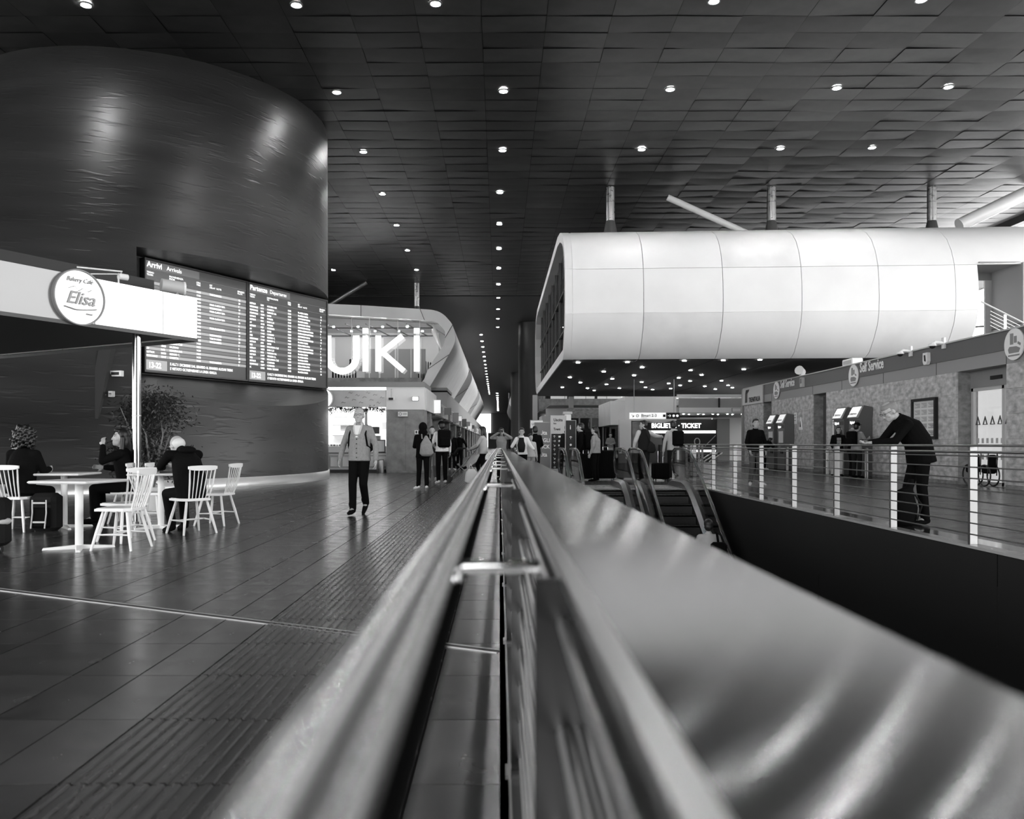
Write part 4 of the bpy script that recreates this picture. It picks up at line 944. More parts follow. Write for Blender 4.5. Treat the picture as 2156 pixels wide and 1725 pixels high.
b = MB(); b.tube([(-.0595, -.6, CH-.138), (-.0595, 26, CH-.138)], .0118, 20); b.build('lower_tube', mat('tube steel dim', .5, .26, 1), hr, smooth='auto', w=True)
MB().box(-.054, -.042, -.6, 26, CH-.168, CH-.156).build('carrier_strip', mat('carrier dark', .01, .9, spec=0.), hr, w=True)
for y in pys[:22]+[5.55]:
    b = MB(); b.tube([(.045, y-.015, CH-.139), (-.040, y-.015, CH-.139), (-.048, y-.015, CH-.146), (-.048, y-.015, CH-.158)], .0075, 12); b.build('bracket', CHROME, hr, smooth='auto', w=True)
b = MB(); b.box(.03, .038, .5, 60, .02, .05); b.box(.0, .03, .5, 60, .0, .02); struct(b.build('trim_8', STEEL_D))

# ================================================================ ESCALATORS
def escal(xa, xb, lab):
    t = thing('escalator', lab, 'escalator', (xa, 21.5, 0), 0)
    Yt = 21.45; tn = math.tan(R(30)); yb = 12.6
    rail = [(22.2, .30), (22.62, .36), (22.86, .55), (22.88, .78), (22.74, .96), (22.5, 1.03), (21.3, 1.03), (20.8, .97), (20.3, .76)]
    y = 20.3; z = .76; rail.append((yb, z-(y-yb)*tn))
    base = [(22.3, .16), (21.3, .16), (20.9, .10), (20.3, -.16), (yb, -.16-(20.3-yb)*tn)]
    for x, s in ((xa, 1), (xb, -1)):
        b = MB(); b.tube([(x, y_, z_) for y_, z_ in rail], [(.022, .04)]*len(rail), 10, side=(0, 0, 1)); b.build('handrail', mat('escalator rubber', .01, .18), t, smooth='auto', w=True)
        b = MB(); b.tube([(x, y_, z_-.035) for y_, z_ in rail[3:]], [(.012, .03)]*len(rail[3:]), 8, side=(0, 0, 1)); b.build('rail_track', STEEL, t, w=True)
        poly = [(y_-(.03 if y_ > 22.7 else 0), z_-.03) for y_, z_ in rail[1:]]+[(yb, base[-1][1])]+[(a, c) for a, c in reversed(base[:-1])]
        b = MB(); b.prism(poly, lambda y_, z_: (x-.005, y_, z_), lambda y_, z_: (x+.005, y_, z_)); b.build('glass_panel', GLASS_ESC, t, w=True)
        # polished decking and skirt
        for nm, o0, o1, m in (('decking', -.17, .10, mat('polished decking', .14, .3, 1)),):
            b = MB(); xa_, xb_ = (x-.16*s, x+.11*s); n = len(base)
            pr = [(xa_, -.05), (xa_, .05), (x, .12), (xb_, .06), (xb_, -.28)]
            full = [(23.0, .02), (22.75, .12)]+base
            for y_, z_ in full: b.v += [(px, y_, z_+pz-.06) for px, pz in pr]
            for i in range(len(full)-1):
                for j in range(4): b.f.append((i*5+j, i*5+j+1, (i+1)*5+j+1, (i+1)*5+j))
            b.m = [0]*len(b.f); b.build(nm, m, t, smooth='auto', w=True)
        b = MB(); out = x-.17*s
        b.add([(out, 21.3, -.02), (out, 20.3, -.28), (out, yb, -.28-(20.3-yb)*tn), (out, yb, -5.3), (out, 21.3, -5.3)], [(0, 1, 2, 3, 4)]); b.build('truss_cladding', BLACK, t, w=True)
    MB().box(xa+.1, xb-.1, 21.3, 22.9, -.03, .012).build('comb_plate', STEEL, t, w=True)
    MB().box(xa-.1, xb+.1, 21.15, 21.3, -.25, .01).build('nose', STEEL_D, t, w=True)
    zt = -.02; y = 21.15; k = 0
    while y > yb:
        st = .0 if k < 1 else (.10 if k == 1 else .22)
        zt -= st*.98; yd = y-.385
        b = MB(); b.box(xa+.12, xb-.12, yd, y, zt-.03, zt); b.box(xa+.12, xb-.12, yd, yd+.02, zt-.26, zt)
        for q in range(9): xx = xa+.18+q*.1; b.box(xx, xx+.02, yd, y, zt, zt+.006)
        sp = b.build('step', STEP, t, w=True); MB().box(xa+.12, xb-.12, yd-.004, yd+.02, zt-.005, zt+.008).build('step_edge', mat('step edge', .05, .3, .5), sp, w=False) if False else None
        y = yd; k += 1
    return t
escal(3.54+.02, 4.78, 'escalator on the right, which the man in the white shirt rides')
escal(1.96, 3.18, 'middle escalator going down between glass balustrades')
escal(.42, 1.64, 'left escalator mostly hidden behind the broad steel top plate')

# ================================================================ LEFT ARCADE (shops along X = -3, front at Y = 33)
bk = thing('bakery_shop', 'bright bakery stand with white panelled counter left of the stone pillar', 'shop', (-6, 33, 0)); bk['kind'] = 'structure'
MB().box(-12, -3.0, 32.9, 36.2, 3.42, 3.62).build('roof_slab', MIDGREY, bk, w=True)
MB().box(-4.52, -3.0, 32.95, 33.6, 2.52, 3.42).build('fascia', WHITE_PANEL, bk, w=True)
MB().box(-3.02, -2.98, 33.6, 39, 2.52, 3.42).build('side_fascia', WHITE_PANEL2, bk, w=True)
GP = mat('illustrated panel', .62, .4, var=.1, vscale=(2, 2, 2))
MB().box(-6.9, -4.54, 32.93, 33.1, 2.62, 3.30).build('illustrated_panel', GP, bk, w=True)
rnd = random.Random(9)
for k in range(12):
    x = -6.3+.14*k; z = 2.78+(k*7 % 5)*.10; b = MB(); b.tube([(x, 32.92, z), (x+.05, 32.92, z+.05), (x+.1, 32.92, z+rnd.uniform(-.03, .05)), (x+.16, 32.92, z+.02)], .008, 4); b.build('drawing', MIDGREY, bk, w=True)
p = struct(MB().box(-4.48, -3.03, 33.0, 34.2, 0, 2.52).build('wall_pier', STONE2)) or bpy.data.objects['wall_pier.004']
for z in (0, .84, 1.68):
    for x0, x1 in ((-4.49, -3.76), (-3.75, -3.01)): MB().box(x0, x1, 32.985, 33.01, z+.004+(.08 if z == 0 else 0), z+.835).build('stone_slab', STONE2, p)
    MB().box(-3.03, -3.005, 33.02, 34.2, z+.004, z+.835).build('stone_slab', STONE2, p)
MB().box(-4.5, -3.0, 32.96, 34.2, 0, .08).build('plinth', STONE_D, p)
MB().box(-12, -4.5, 35.9, 36.1, 0, 3.4).build('back_wall', mat('bakery back', .9, .5, emit=.55), bk, w=True)  # wall itself glows to imitate a brightly lit shop
MB().box(-12, -4.5, 33.3, 35.5, 3.30, 3.34).build('ceiling_lamp', MATS['shop lighting'], bk, w=True)
MB().box(-4.56, -4.5, 33.2, 36, 0, 3.4).build('side_wall', WHITE, bk, w=True)
MB().box(-12, -4.5, 33.25, 33.9, .0, .12).build('counter_plinth', DARKGREY, bk, w=True)
MB().box(-12, -4.52, 33.3, 33.95, .12, .78).build('counter', WHITE, bk, w=True)
MB().box(-12, -4.52, 33.24, 33.95, .78, .80).build('counter_trim', DARKGREY, bk, w=True); MB().box(-12, -4.52, 33.27, 33.95, .80, 1.06).build('counter_top_band', WHITE, bk, w=True)
for k in range(5):
    x = -6.85+.48*k; b = MB(); ring(b, [(x, .2), (x+.4, .2), (x+.4, .7), (x, .7)], [(x+.05, .25), (x+.35, .25), (x+.35, .65), (x+.05, .65)], lambda a, z: (a, 33.27, z), lambda a, z: (a, 33.3, z)); b.build('door_frame', LIGHTGREY, bk, w=True)
MB().box(-12, -5.4, 33.35, 33.8, 1.06, 1.5).build('display_glass', GLASS, bk, w=True)
for k in range(14):
    x = -7.0+.12*k
    if x < -5.4: tag(MB().rbox(x, x+.09, 33.5, 33.65, 1.065, 1.13).build('pastry_tray', DARKGREY if k % 3 else LIGHTGREY), 'small tray of pastries in the bakery display case', 'tray', 'pastry trays in the display case')
for z in (1.5, 1.95, 2.3): MB().box(-7.2, -5.9, 35.6, 35.88, z, z+.03).build('shelf', LIGHTGREY, bk, w=True)
for k in range(4): MB().box(-6.9+.6*k, -6.5+.6*k, 35.85, 35.89, 1.7+.1*(k % 2), 2.1).build('menu_board', LIGHTGREY if k % 2 else WHITE, bk, w=True)
MB().box(-5.45, -5.35, 33.4, 33.5, 1.0, 2.6).build('post', LIGHTGREY, bk, w=True)
t = thing('oven_cabinet', 'grey steel display cabinet on the bakery counter beside the walking man', 'cabinet', (-5.1, 33.6, 1.06)); MB().box(-.25, .25, -.1, .2, 0, .42).build('body', MIDGREY, t); MB().box(-.23, .23, -.12, -.1, .5, .78).build('picture_panel', DARKGREY, t); MB().box(-.02, .02, -.05, .0, .42, .5).build('stem', STEEL, t)
t = thing('framed_notice', 'white framed notice standing on the counter by the pillar', 'notice', (-4.85, 33.35, .80)); b = MB(); ring(b, [(-.25, 0), (.25, 0), (.25, .52), (-.25, .52)], [(-.21, .04), (.21, .04), (.21, .48), (-.21, .48)], lambda x, z: (x, -.08, z), lambda x, z: (x, -.04, z)); b.build('frame', DARKGREY, t); MB().box(-.22, .22, -.06, -.04, .03, .49).build('sheet', WHITE, t)
t = thing('litter_bin', 'brushed steel round litter bin beside the stone pillar', 'bin', (-4.72, 32.7, 0)); MB().tube([(0, 0, 0), (0, 0, .02), (0, 0, .5), (0, 0, .52)], [.14, .15, .15, .13], 20).build('drum', STEEL, t, smooth='auto'); MB().tube([(0, 0, .52), (0, 0, .54)], [.155, .14], 20).build('lid', STEEL_D, t)
b = MB()
for k in range(900):
    x = rnd.uniform(-7.2, -4.56); z = 2.62-abs(rnd.gauss(0, .09))-.05*math.sin(x*9); c = V((x, 33.0+rnd.uniform(-.08, .1), z)); d = V((rnd.gauss(0, 1), rnd.gauss(0, .6), rnd.gauss(-.4, 1))).normalized(); s_ = d.orthogonal().normalized()*.018
    b.add([c, c+d*.04+s_, c+d*.08, c+d*.04-s_], [(0, 1, 2, 3)])
gl = b.build('leaf_garland', LEAF); tag(gl, 'dark leafy garland hanging along the bakery opening', 'garland', kind='stuff')
t = thing('round_lit_sign', 'glowing white round sign at the rotunda edge above the bakery', 'sign', (-7.0, 32.7, 2.95)); MB().disc((0, 0, 0), (0, -1, 0), .37, .12, 32).build('face', SIGNLIT, t); MB().disc((0, .03, 0), (0, 1, 0), .42, .1, 32).build('casing', MIDGREY, t)
def boxsign(name, lab, x, y, z, w_, h_, m, cat='sign', arrow=False, d=.1):
    t = thing(name, lab, cat, (x, y, z)); MB().box(-w_/2, w_/2, -d/2, d/2, -h_/2, h_/2).build('face', m, t)
    b = MB(); ring(b, [(-w_/2-.02, -h_/2-.02), (w_/2+.02, -h_/2-.02), (w_/2+.02, h_/2+.02), (-w_/2-.02, h_/2+.02)], [(-w_/2, -h_/2), (w_/2, -h_/2), (w_/2, h_/2), (-w_/2, h_/2)], lambda a, c: (a, -d/2-.01, c), lambda a, c: (a, d/2, c)); b.build('rim', MIDGREY, t); return t
t = boxsign('exit_light', 'small glowing exit light on the white fascia above the pillar', -3.35, 32.88, 2.95, .22, .14, SIGNLIT)
t = boxsign('no_entry_notice', 'white wide notice with a crossed ring on the stone pillar', -3.85, 32.92, 2.34, .38, .18, WHITE)
b = MB(); nn = 16; ring(b, [(-.1+.06*math.cos(2*PI*i/nn), .06*math.sin(2*PI*i/nn)) for i in range(nn)], [(-.1+.045*math.cos(2*PI*i/nn), .045*math.sin(2*PI*i/nn)) for i in range(nn)], lambda a, c: (a, -.07, c), lambda a, c: (a, -.05, c)); b.build('ring', DARKGREY, t)
for k in range(2): MB().box(0, .16, -.06, -.05, .02-.05*k, .035-.05*k).build('print_line', DARKGREY, t)
t = thing('hanging_camera', 'dark camera box hung from the white fascia on a thin stalk', 'camera', (-4.3, 32.8, 2.95)); MB().box(-.1, .08, -.08, .05, -.05, .03).build('body', BLACK, t); MB().box(.08, .14, -.05, .05, -.06, .06).build('lens', WHITE, t); MB().tube([(0, 0, .03), (0, 0, .38), (0, .16, .38)], .012, 6).build('stalk', LIGHTGREY, t)
t = thing('fire_hydrant_sign', 'tiny fire equipment sign on the pillar beside the hooded woman', 'sign', (-3.32, 32.96, 1.62)); MB().box(-.07, .07, -.015, .01, -.08, .08).build('plate', WHITE, t); MB().box(-.03, .03, -.02, -.015, -.05, .05).build('symbol', BLACK, t)
# arcade bays receding
AW = struct(MB().box(-12, -3.6, 36.3, 200, 0, 3.45).box(-12, -3.6, 56.6, 200, 3.45, 4.7).build('wall_arcade', mat('arcade wall', .30, .6)))
for k in range(16):
    y0 = 36.2+k*7.0
    t = thing('arcade_shop', 'lit shopfront bay of the left arcade under the white shop tubes', 'shop', (-3.3, y0, 0), 0, 'shopfronts of the left arcade'); t['kind'] = 'structure'
    MB().box(-3.6, -3.05, y0, y0+.9, 0, 3.1).build('pilaster', STONE2 if k % 2 else STONE_D, t, w=True)
    MB().box(-3.6, -3.12, y0+.9, y0+7, 2.5, 3.3).build('fascia', WHITE_PANEL2 if k % 3 else mat('fascia grey', .4, .5), t, w=True)
    MB().box(-3.59, -3.5, y0+1.1, y0+3.6, .0, 2.5).build('window', mat('lit window', .9, .4, emit=.5 if k % 2 else .5), t, w=True)
    MB().box(-3.55, -3.45, y0+3.6, y0+3.8, 0, 2.5).build('jamb', DARKGREY, t, w=True)
    MB().box(-3.59, -3.5, y0+4.0, y0+6.6, 0, 2.5).build('window', GLASS_D if k % 2 else mat('dim window', .3, .3, emit=.12), t, w=True)
    MB().box(-3.5, -2.9, y0+1, y0+6.8, 2.42, 2.5).build('awning', DARKGREY, t, w=True)
    if k < 9:
        s = boxsign('projecting_sign', '-', -2.86, y0+1.5+(k % 3), 2.85+.1*(k % 2), .34, .34 if k % 2 else .6, (mat('arcade sign', .8, .5, emit=.45), MIDGREY, LIGHTGREY)[k % 3], d=.12)
        s['label'] = ['narrow lit sign next to the bakery corner', 'lit sign second from the bakery corner', 'lit sign third from the bakery corner', 'lit sign fourth from the bakery corner', 'lit sign fifth from the bakery corner', 'lit sign sixth from the bakery corner', 'lit sign seventh from the bakery corner', 'lit sign eighth from the bakery corner', 'small lit sign farthest down the left arcade'][k]
        MB().box(-.32, -.25, -.03, .03, -.05, .05).build('arm', STEEL_D, s)
struct(MB().box(-3.0, 3.2, 214, 215, 0, 4).build('wall_gate', DARKGREY)); 
struct(MB().box(-9, -3.4, 319.5, 319.9, 0, 12.8).build('window_1', mat('daylight end', 1, .5, emit=1.4)))

# ================================================================ RIGHT BACKGROUND under the tube
bgw = struct(MB().box(5, 19, 74, 74.5, 0, 4.6).build('wall_station_shops', mat('pale far wall', .55, .6))) or bpy.data.objects['wall_station_shops']
FW = MATS['pale far wall']
# upper gallery with glass parapet and band
t = thing('gallery', 'far upper gallery with stone band, glass parapet and lit windows', 'gallery', (14, 78, 3.9)); t['kind'] = 'structure'
MB().box(3.6, 30, 75, 75.4, 4.15, 5.25).build('stone_band', STONE2, t, w=True)
MB().box(3.6, 30, 75, 82, 4.1, 4.15).build('slab', MIDGREY, t, w=True)
MB().box(3.6, 30, 75.1, 75.14, 5.25, 6.4).build('glass_parapet', GLASS, t, w=True)
for k in range(14): MB().box(4+k*1.9, 4.06+k*1.9, 75.05, 75.2, 5.25, 6.4).build('parapet_post', LIGHTGREY, t, w=True)
for k in range(10): MB().box(5+k*2.3, 6.6+k*2.3+(k % 3)*.4, 81, 81.2, 5.25, 8).build('lit_window', mat('gallery window', .9, .4, emit=.3+.0*k) if k < 4 else mat('gallery daylight', .9, .4, emit=1.6), t, w=True)
MB().box(3.6, 30, 81.3, 81.5, 4, 9).build('rear_wall', DARKGREY, t, w=True)
# pale curved bulkhead beneath
b = MB(); n = 14
for i in range(n+1):
    u = i/n; x = 3.9+u*26; y = 70-5*math.sin(u*PI*.5); z0 = 3.35-.35*u; z1 = 4.15-.05*u
    b.v += [(x, y, z0), (x, y, z1)]
for i in range(n): b.f.append((2*i, 2*i+2, 2*i+3, 2*i+1))
b.m = [0]*n; struct(b.build('wall_bulkhead', WHITE, smooth=True))
struct(MB().box(3.9, 30, 64.6, 75, 4.16, 4.2).build('ceiling_gallery', MIDGREY))
# white kiosk with the platforms sign
t = thing('white_kiosk', 'white boxed kiosk top above the platforms sign', 'kiosk', (10.6, 52, 0)); t['kind'] = 'structure'
MB().box(7.6, 10.7, 50, 56, 2.55, 4.02).build('upper_box', WHITE_PANEL, t, w=True)
MB().box(6.7, 7.6, 50.02, 56, 2.3, 3.75).build('side_box', WHITE_PANEL2, t, w=True)
MB().box(7.2, 7.9, 49.6, 50.2, 0, 2.6).build('pier', WHITE_PANEL, t, w=True); MB().box(8.0, 8.9, 49.9, 50.6, 0, 2.5).build('pier', STONE2, t, w=True)
t = thing('platform_sign', 'long overhead sign reading Binari 2-3 with arrows, its right end black', 'sign', (9.4, 45.5, 2.65))
MB().box(7.15, 9.15, 45.45, 45.55, 2.53, 2.87).build('panel', SIGNSOFT, t, w=True); MB().box(9.17, 9.9, 45.44, 45.55, 2.53, 2.87).build('dark_panel', BLACK, t, w=True)
text('lettering', 'Binari 2-3', .22, BLACK, Matrix.Translation((7.78, 45.44, 2.64)) @ Matrix.Rotation(PI/2, 4, 'X'), t, .002, .02, w=True)
text('lettering', 'Platforms', .09, BLACK, Matrix.Translation((7.78, 45.44, 2.555)) @ Matrix.Rotation(PI/2, 4, 'X'), t, .002, w=True)
b = MB(); ring(b, [(7.58+.08*math.cos(a*PI/8), 2.70+.08*math.sin(a*PI/8)) for a in range(16)], [(7.58+.055*math.cos(a*PI/8), 2.70+.055*math.sin(a*PI/8)) for a in range(16)], lambda a, c: (a, 45.43, c), lambda a, c: (a, 45.45, c)); b.build('pictogram', BLACK, t, w=True)
def arrow2(x, z, ang, m, parent, y, s=.09):
    b = MB(); c, sn = math.cos(ang), math.sin(ang)
    for pl in ([(-1, -.13), (.6, -.13), (.6, .13), (-1, .13)], [(.1, -.7), (.35, -.85), (1, 0), (.35, .85), (.1, .7), (.6, 0)]):
        b.prism([(x+(px*c-py*sn)*s, z+(px*sn+py*c)*s) for px, py in pl], lambda a, q: (a, y-.006, q), lambda a, q: (a, y, q))
    b.build('arrow', m, parent, w=True)
arrow2(7.32, 2.70, R(-45), BLACK, t, 45.45); arrow2(9.33, 2.70, 0, SIGNSOFT, t, 45.44)
MB().box(8.98, 9.12, 45.43, 45.45, 2.63, 2.77).build('pictogram', BLACK, t, w=True)
for k in range(2): MB().disc((9.57+k*.2, 45.44, 2.70), (0, -1, 0), .07, .006, 14).build('pictogram', SIGNSOFT, t, w=True)
for x in (7.4, 9.6): MB().tube([(x, 45.5, 2.87), (x, 45.5, 4.7)], .015, 6).build('hanger', STEEL_D, t, w=True)
# ticket shop
t = thing('ticket_shop', 'dark ticket shop with lit BIGLIETTI TICKET lettering and glowing counter strips', 'shop', (11, 56, 0)); t['kind'] = 'structure'
MB().box(9.3, 14.2, 54, 58, 0, 2.75).build('box', mat('shop dark', .018, .3), t, w=True); MB().box(14.2, 15.0, 53.9, 58, 0, 2.8).build('side_panel', mat('grey side', .22, .4), t, w=True)
MB().box(9.4, 14.1, 53.93, 54, 1.85, 2.02).build('light_strip', SIGNLIT, t, w=True); MB().box(12.3, 14.1, 53.9, 54, .62, .76).build('light_strip', SIGNLIT, t, w=True); MB().box(9.4, 10.6, 53.93, 54, .0, 1.7).build('picture_panel', MIDGREY, t, w=True)
text('lettering', 'BIGLIETTI · TICKET', .42, SIGNLIT, Matrix.Translation((9.9, 53.92, 2.20)) @ Matrix.Rotation(PI/2, 4, 'X'), t, .01, .03, sx=.92, w=True)
b = MB(); ring(b, [(12.9+.2*math.cos(a*PI/8), 1.3+.25*math.sin(a*PI/8)) for a in range(16)], [(12.9+.15*math.cos(a*PI/8), 1.3+.2*math.sin(a*PI/8)) for a in range(16)], lambda a, c: (a, 53.95, c), lambda a, c: (a, 54, c)); b.build('emblem', LIGHTGREY, t, w=True)
for a in ((11.5, 1.85, 12.3, .8), (13.4, 1.0, 14.1, 1.7)): MB().tube([(a[0], 53.95, a[1]), (a[2], 53.95, a[3])], .03, 5).build('graphic_line', MIDGREY, t, w=True)
MB().box(10.3, 10.9, 53, 53.7, 0, 1.1).build('counter', DARKGREY, t, w=True)
struct(MB().box(15.0, 22, 58, 58.3, 0, 3.0).build('wall_white', WHITE)); struct(MB().box(10.9, 22, 50.0, 58, 3.0, 3.05).build('ceiling_low', mat('low ceiling', .5, .5)))
struct(MB().box(10.9, 22, 50.0, 50.1, 3.05, 3.35).build('trim_9', WHITE)); struct(MB().box(10.9, 22, 50.3, 50.4, 3.35, 3.95).build('trim_10', mat('recess grey', .38, .5)))
struct(MB().box(10.75, 22, 50.0, 50.2, 3.95, 4.15).build('trim_11', WHITE)); MB().box(13.3, 13.4, 50.24, 50.3, 3.35, 3.95).build('joint', BLACK, bpy.data.objects['trim_10'])
for k in range(9): lampdisc('canopy_light', 'small downlight in the low white ceiling before the ticket shop', 'ceiling light', 11.3+.45*k, 50.8+(k % 2)*.5, 2.995, .05, 'downlights before the ticket shop', LAMP_S, False)
t = boxsign('exit_light', 'small exit sign on the white wall end beside the ticket hall', 14.3, 49.94, 3.2, .5, .2, WHITE)
# doors and pillars middle
t = thing('glass_doors', 'tall grey framed glass doors behind the middle escalator', 'door', (6.2, 56, 0)); t['kind'] = 'structure'
MB().box(4.6, 7.6, 56, 56.1, 2.9, 3.6).build('header', STONE_D, t, w=True); 
for x in (4.65, 5.4, 6.2, 7.0, 7.5): MB().box(x-.05, x+.05, 55.9, 56.0, 0, 2.9).build('stile', MIDGREY, t, w=True)
MB().box(4.65, 7.5, 56.02, 56.04, 0, 2.9).build('glass', GLASS_D, t, w=True)
for k, (x, y, w_) in enumerate(((2.95, 36, .30),)):
    t = thing('white_post', 'square white post between the direction totem and the dark-coated travellers', 'post', (x, y, 0)); MB().rbox(-w_/2, w_/2, -w_/2, w_/2, 0, 2.45, .02).build('shaft', WHITE, t); MB().box(-.2, .2, -.2, .2, 2.45, 2.55).build('cap', LIGHTGREY, t)
struct(MB().box(2.4, 2.75, 60, 60.35, 0, 4.7).build('column', FW)); struct(MB().box(5.2, 5.55, 62, 62.35, 0, 4.7).build('column', FW))
for k in range(3):
    t = thing('shop_unit', ['long white fronted shop unit behind the dark-coated travellers', 'grey fronted shop unit behind the direction totem', 'shop unit with dark windows under the far gallery'][k], 'shop', (4.4+1.5*k, 64, 0)); t['kind'] = 'structure'
    x0 = 3.2+2.3*k; MB().box(x0, x0+2.2, 63, 67, 2.5, 3.3).build('fascia', (WHITE_PANEL, MIDGREY, WHITE)[k], t, w=True); MB().box(x0, x0+2.2, 63.2, 67, 0, 2.5).build('front', (mat('unit lit', .8, .4, emit=.25), DARKGREY, STONE_D)[k], t, w=True); MB().box(x0+.2, x0+1, 63.1, 63.2, .3, 2.3).build('window', GLASS_D, t, w=True)
# totems
def totem(name, lab, x, y, w_, h_, m, lines, ml, z0=.0):
    t = thing(name, lab, 'sign', (x, y, 0)); MB().box(-w_/2, w_/2, -.09, .09, z0+.03, h_).build('body', m, t); MB().box(-w_/2-.02, w_/2+.02, -.11, .11, 0, .06).build('plinth', STEEL_D, t)
    b = MB(); b.box(-w_/2-.012, -w_/2, -.1, .1, 0, h_+.01); b.box(w_/2, w_/2+.012, -.1, .1, 0, h_+.01); b.box(-w_/2, w_/2, -.1, .1, h_, h_+.012); b.build('frame', LIGHTGREY, t)
    for (tx_, z, sz, ox) in lines: text('lettering', tx_, sz, ml, Matrix.Translation((ox, -.095, z)) @ Matrix.Rotation(PI/2, 4, 'X'), t, .002, .02, 'LEFT', .9)
    return t
totem('ticket_totem', 'grey poster totem reading BIGLI TICK beside the traveller in black', 1.62, 31.0, .62, 1.95, mat('poster grey', .16, .4), [('.ita', 1.50, .22, -.08), ('BIGLI', 1.22, .20, -.15), ('TICK', .98, .20, -.15), ('.ita', .68, .22, -.08)], WHITE)
t = totem('exit_totem', 'tall pale direction totem headed Uscita with rows of arrows', 2.02, 28.5, .52, 2.12, LIGHTGREY, [('Uscita', 1.93, .14, -.17), ('Exit', 1.83, .07, -.17), ('Treni', 1.62, .12, -.17)], BLACK)
MB().box(-.24, .24, -.1, -.09, .3, 1.5).build('dark_panel', BLACK, t)
for k in range(8):
    tt = bpy.data.objects.new('tmp', None); arrow2(2.02-.14, 1.40-.15*k, R(90 if k % 3 == 0 else (0 if k % 3 == 1 else -45)), WHITE, t, 28.395, .045); MB().box(.0, .12, -.102, -.1, 1.37-.15*k, 1.43-.15*k).build('pictogram', WHITE, t); bpy.data.objects.remove(tt)
t = totem('black_totem', 'narrow black totem with white arrow standing right of the exit totem', 2.28, 26.6, .32, 1.9, BLACK, [('i', 1.62, .2, -.03)], WHITE)
arrow2(2.28, 1.35, R(90), WHITE, t, 26.505, .05)
for k in range(4): MB().disc((0, -.09, 1.12-k*.14), (0, -1, 0), .035, .006, 12).build('pictogram', WHITE, t)
t = boxsign('exit_board', 'small white Uscita board left of the ticket totem', 1.5, 33.5, 1.95, .5, .3, WHITE); text('lettering', 'Uscita', .13, BLACK, Matrix.Translation((-.2, -.06, -.04)) @ Matrix.Rotation(PI/2, 4, 'X'), t, .002, .02)
MB().tube([(0, 0, -.15), (0, 0, -1.95)], .03, 8).build('post', STEEL, t)
for k in range(5):
    t = thing('striped_barrier', 'dark and white striped barrier board leaning behind the balustrade', 'barrier', (9.2+.0*k, 37, 0)) if k == 0 else t
    MB().tube([(-.3+.12*k, 0, .35), (.3+.12*k, 0, .75)], .03, 4).build('stripe', WHITE if k % 2 == 0 else BLACK, t)
MB().tube([(-.2, .05, 0), (-.2, .05, .5)], .02, 6).build('leg', STEEL, t); MB().tube([(.5, .05, 0), (.5, .05, .6)], .02, 6).build('leg', STEEL, t)

# ================================================================ PEOPLE
BAKE = []                                              # meshes to be fused into one continuous skin each
def fuse(b, name, m, parent, vox, sm=3):
    o = b.build(name, m, parent, smooth=True)
    r = o.modifiers.new('r', 'REMESH'); r.mode = 'VOXEL'; r.voxel_size = vox; r.use_smooth_shade = True
    s = o.modifiers.new('s', 'SMOOTH'); s.factor = .5; s.iterations = sm
    BAKE.append(o); return o
STAND = dict(pel=(0, 0, .94), waist=(0, 0, 1.10), chest=(0, 0, 1.30), neck=(0, .0, 1.47), head=(0, .025, 1.62),
    sh_l=(-.168, 0, 1.41), el_l=(-.225, -.02, 1.13), wr_l=(-.245, .04, .88), sh_r=(.168, 0, 1.41), el_r=(.225, -.02, 1.13), wr_r=(.245, .04, .88),
    hip_l=(-.09, 0, .92), kn_l=(-.10, .02, .50), an_l=(-.10, -.01, .09), to_l=(-.12, .15, .03), hip_r=(.09, 0, .92), kn_r=(.10, .02, .50), an_r=(.10, -.01, .09), to_r=(.12, .15, .03))
